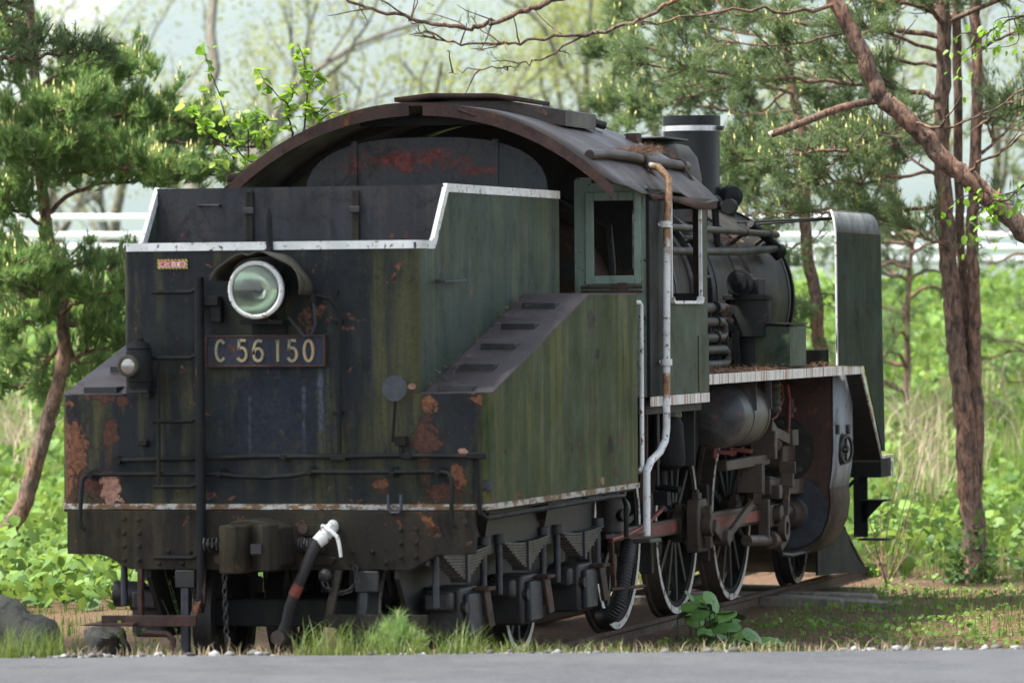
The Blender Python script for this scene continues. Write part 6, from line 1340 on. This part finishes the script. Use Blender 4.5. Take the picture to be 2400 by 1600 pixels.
# bare twiggy shrub by the plough
bs = root(2080, 1300, 45); t = thing('bare_shrub', 'bare twiggy shrub with thin stems right of the plough', 'shrub', bs); m = MB()
for (u, v) in ((2020, 1170), (2060, 1130), (2110, 1090), (2150, 1080), (2180, 1010), (2210, 1150), (2040, 1230), (2130, 1200), (2000, 1220)): e = at(u, v, d=45+rng.uniform(-.4, .4)); limb(m, [bs, tuple((np.array(bs)*.55+e*.45)+rng.normal(0, .03, 3)), tuple(e)], .010, .003, 5, .006, 4)
m.build('stems', M['bark'], t)
P = np.array([v for v in m.v])[::7]; V, F, T = leaf_cards(P+rng.normal(0, .03, P.shape), rng.uniform(.012, .028, len(P)), .9, seg=5); fast_mesh('leaves', V, F, M['leaf_spring'], T, t)
# ivy round the foot of the three-stemmed pine
bs = root(2262, 1330, 45.2); t = thing('ivy', 'small green creeper climbing the foot of the three stemmed pine', 'creeper', bs); n = 260
a = rng.uniform(0, 6.28, n); h = np.abs(rng.normal(0, .28, n)); P = np.stack([bs[0]+.03+(.20-.03*h)*np.cos(a)+rng.normal(0, .03, n)-.10*(h > .3), bs[1]+.15+.20*np.sin(a), bs[2]+h], -1); V, F, T = leaf_cards(P, rng.uniform(.02, .045, n), .9, seg=6); fast_mesh('leaves', V, F, M['leaf_deep'], T, t)
# weeds by the left step
for k, (u, v, dd, lab) in enumerate(((420, 1400, 31.6, 'thin yellow green weed left of the axle cap'), (330, 1480, 31.2, 'low weed with small leaves under the left step'))):
    bs = root(u+60*(k == 0), 1520, dd); t = thing('weed', lab, 'weed', bs, 'weeds by the tender step'); m = MB(); P = []
    for _ in range(5): e = at(u+rng.normal(-15, 30), v-60*(k == 0)+rng.normal(0, 20), d=dd); c = limb(m, [bs, tuple((np.array(bs)+e)/2+rng.normal(0, .01, 3)), tuple(e)], .004, .002, 5, .002, 4); P += [tuple(q+Vector(rng.normal(0, .015, 3))) for q in c[-6:]]
    m.build('stem', M['leaf_stalk'], t); P = np.array(P); V, F, T = leaf_cards(P, rng.uniform(.010, .022, len(P)), .8, seg=5); fast_mesh('leaves', V, F, M['leaf_spring'], T, t)

# fallen needles on roof gutter and running board (part of what lies on the engine)
def litter_heap(pts, n, par, name='needle_litter'):
    P = np.array([pts[rng.integers(len(pts))] for _ in range(n)])+rng.normal(0, 1, (n, 3))*np.array([.05, .12, .012]); a = rng.normal(0, 1, (n, 3)); a[:, 2] = a[:, 2]*.4+.1; a /= np.linalg.norm(a, axis=1)[:, None]; L = rng.uniform(.03, .08, (n, 1))
    w_ = np.cross(a, rng.normal(0, 1, (n, 3))); w_ /= np.linalg.norm(w_, axis=1)[:, None]; V = np.stack([P-w_*.002, P+w_*.002, P+a*L], 1).reshape(-1, 3)
    return tag(struct(fast_mesh(name, V, np.arange(3*n).reshape(-1, 3), M['litter_t'], rng.random(n)), 'stuff'), par, 'pine litter')
litter_heap([(1.07-.01*k, 4.6+.13*k, roof_z(1.07-.01*k)+.015) for k in range(11)], 1500, 'brown pine needles caught behind the gutter on the cab roof')
litter_heap([(1.15+.1*(k % 2), 6.3+.26*k, 1.856) for k in range(19)], 1800, 'brown pine needles lying on the running board')
litter_heap([(.58, 9.6+.1*k, BZ+.47) for k in range(6)]+[(.60, 10.2, BZ+.46)], 300, 'brown pine needles on the shoulder of the boiler')
litter_heap([(.955, .3+.2*k, top_of(.3+.2*k)+.012) for k in range(11)], 260, 'brown pine needles along the inner edge of the sloped tender plate')

# ================================================================ HAZE
hz_ = NG('haze_air'); hz_.t.nodes.remove(hz_.b); pv = hz_.t.nodes.new('ShaderNodeVolumePrincipled'); pv.inputs['Color'].default_value = (.86, .93, 1, 1); pv.inputs['Density'].default_value = .00004; pv.inputs['Anisotropy'].default_value = .2
hz_.t.links.new(pv.outputs[0], hz_.t.nodes['Material Output'].inputs['Volume'])
o = MB().bx(-26000, 26000, -26000, 26000, -6, 2900).build('haze', hz_.m); struct(o, 'stuff'); tag(o, 'pale bluish haze in front of the far hills', 'haze')
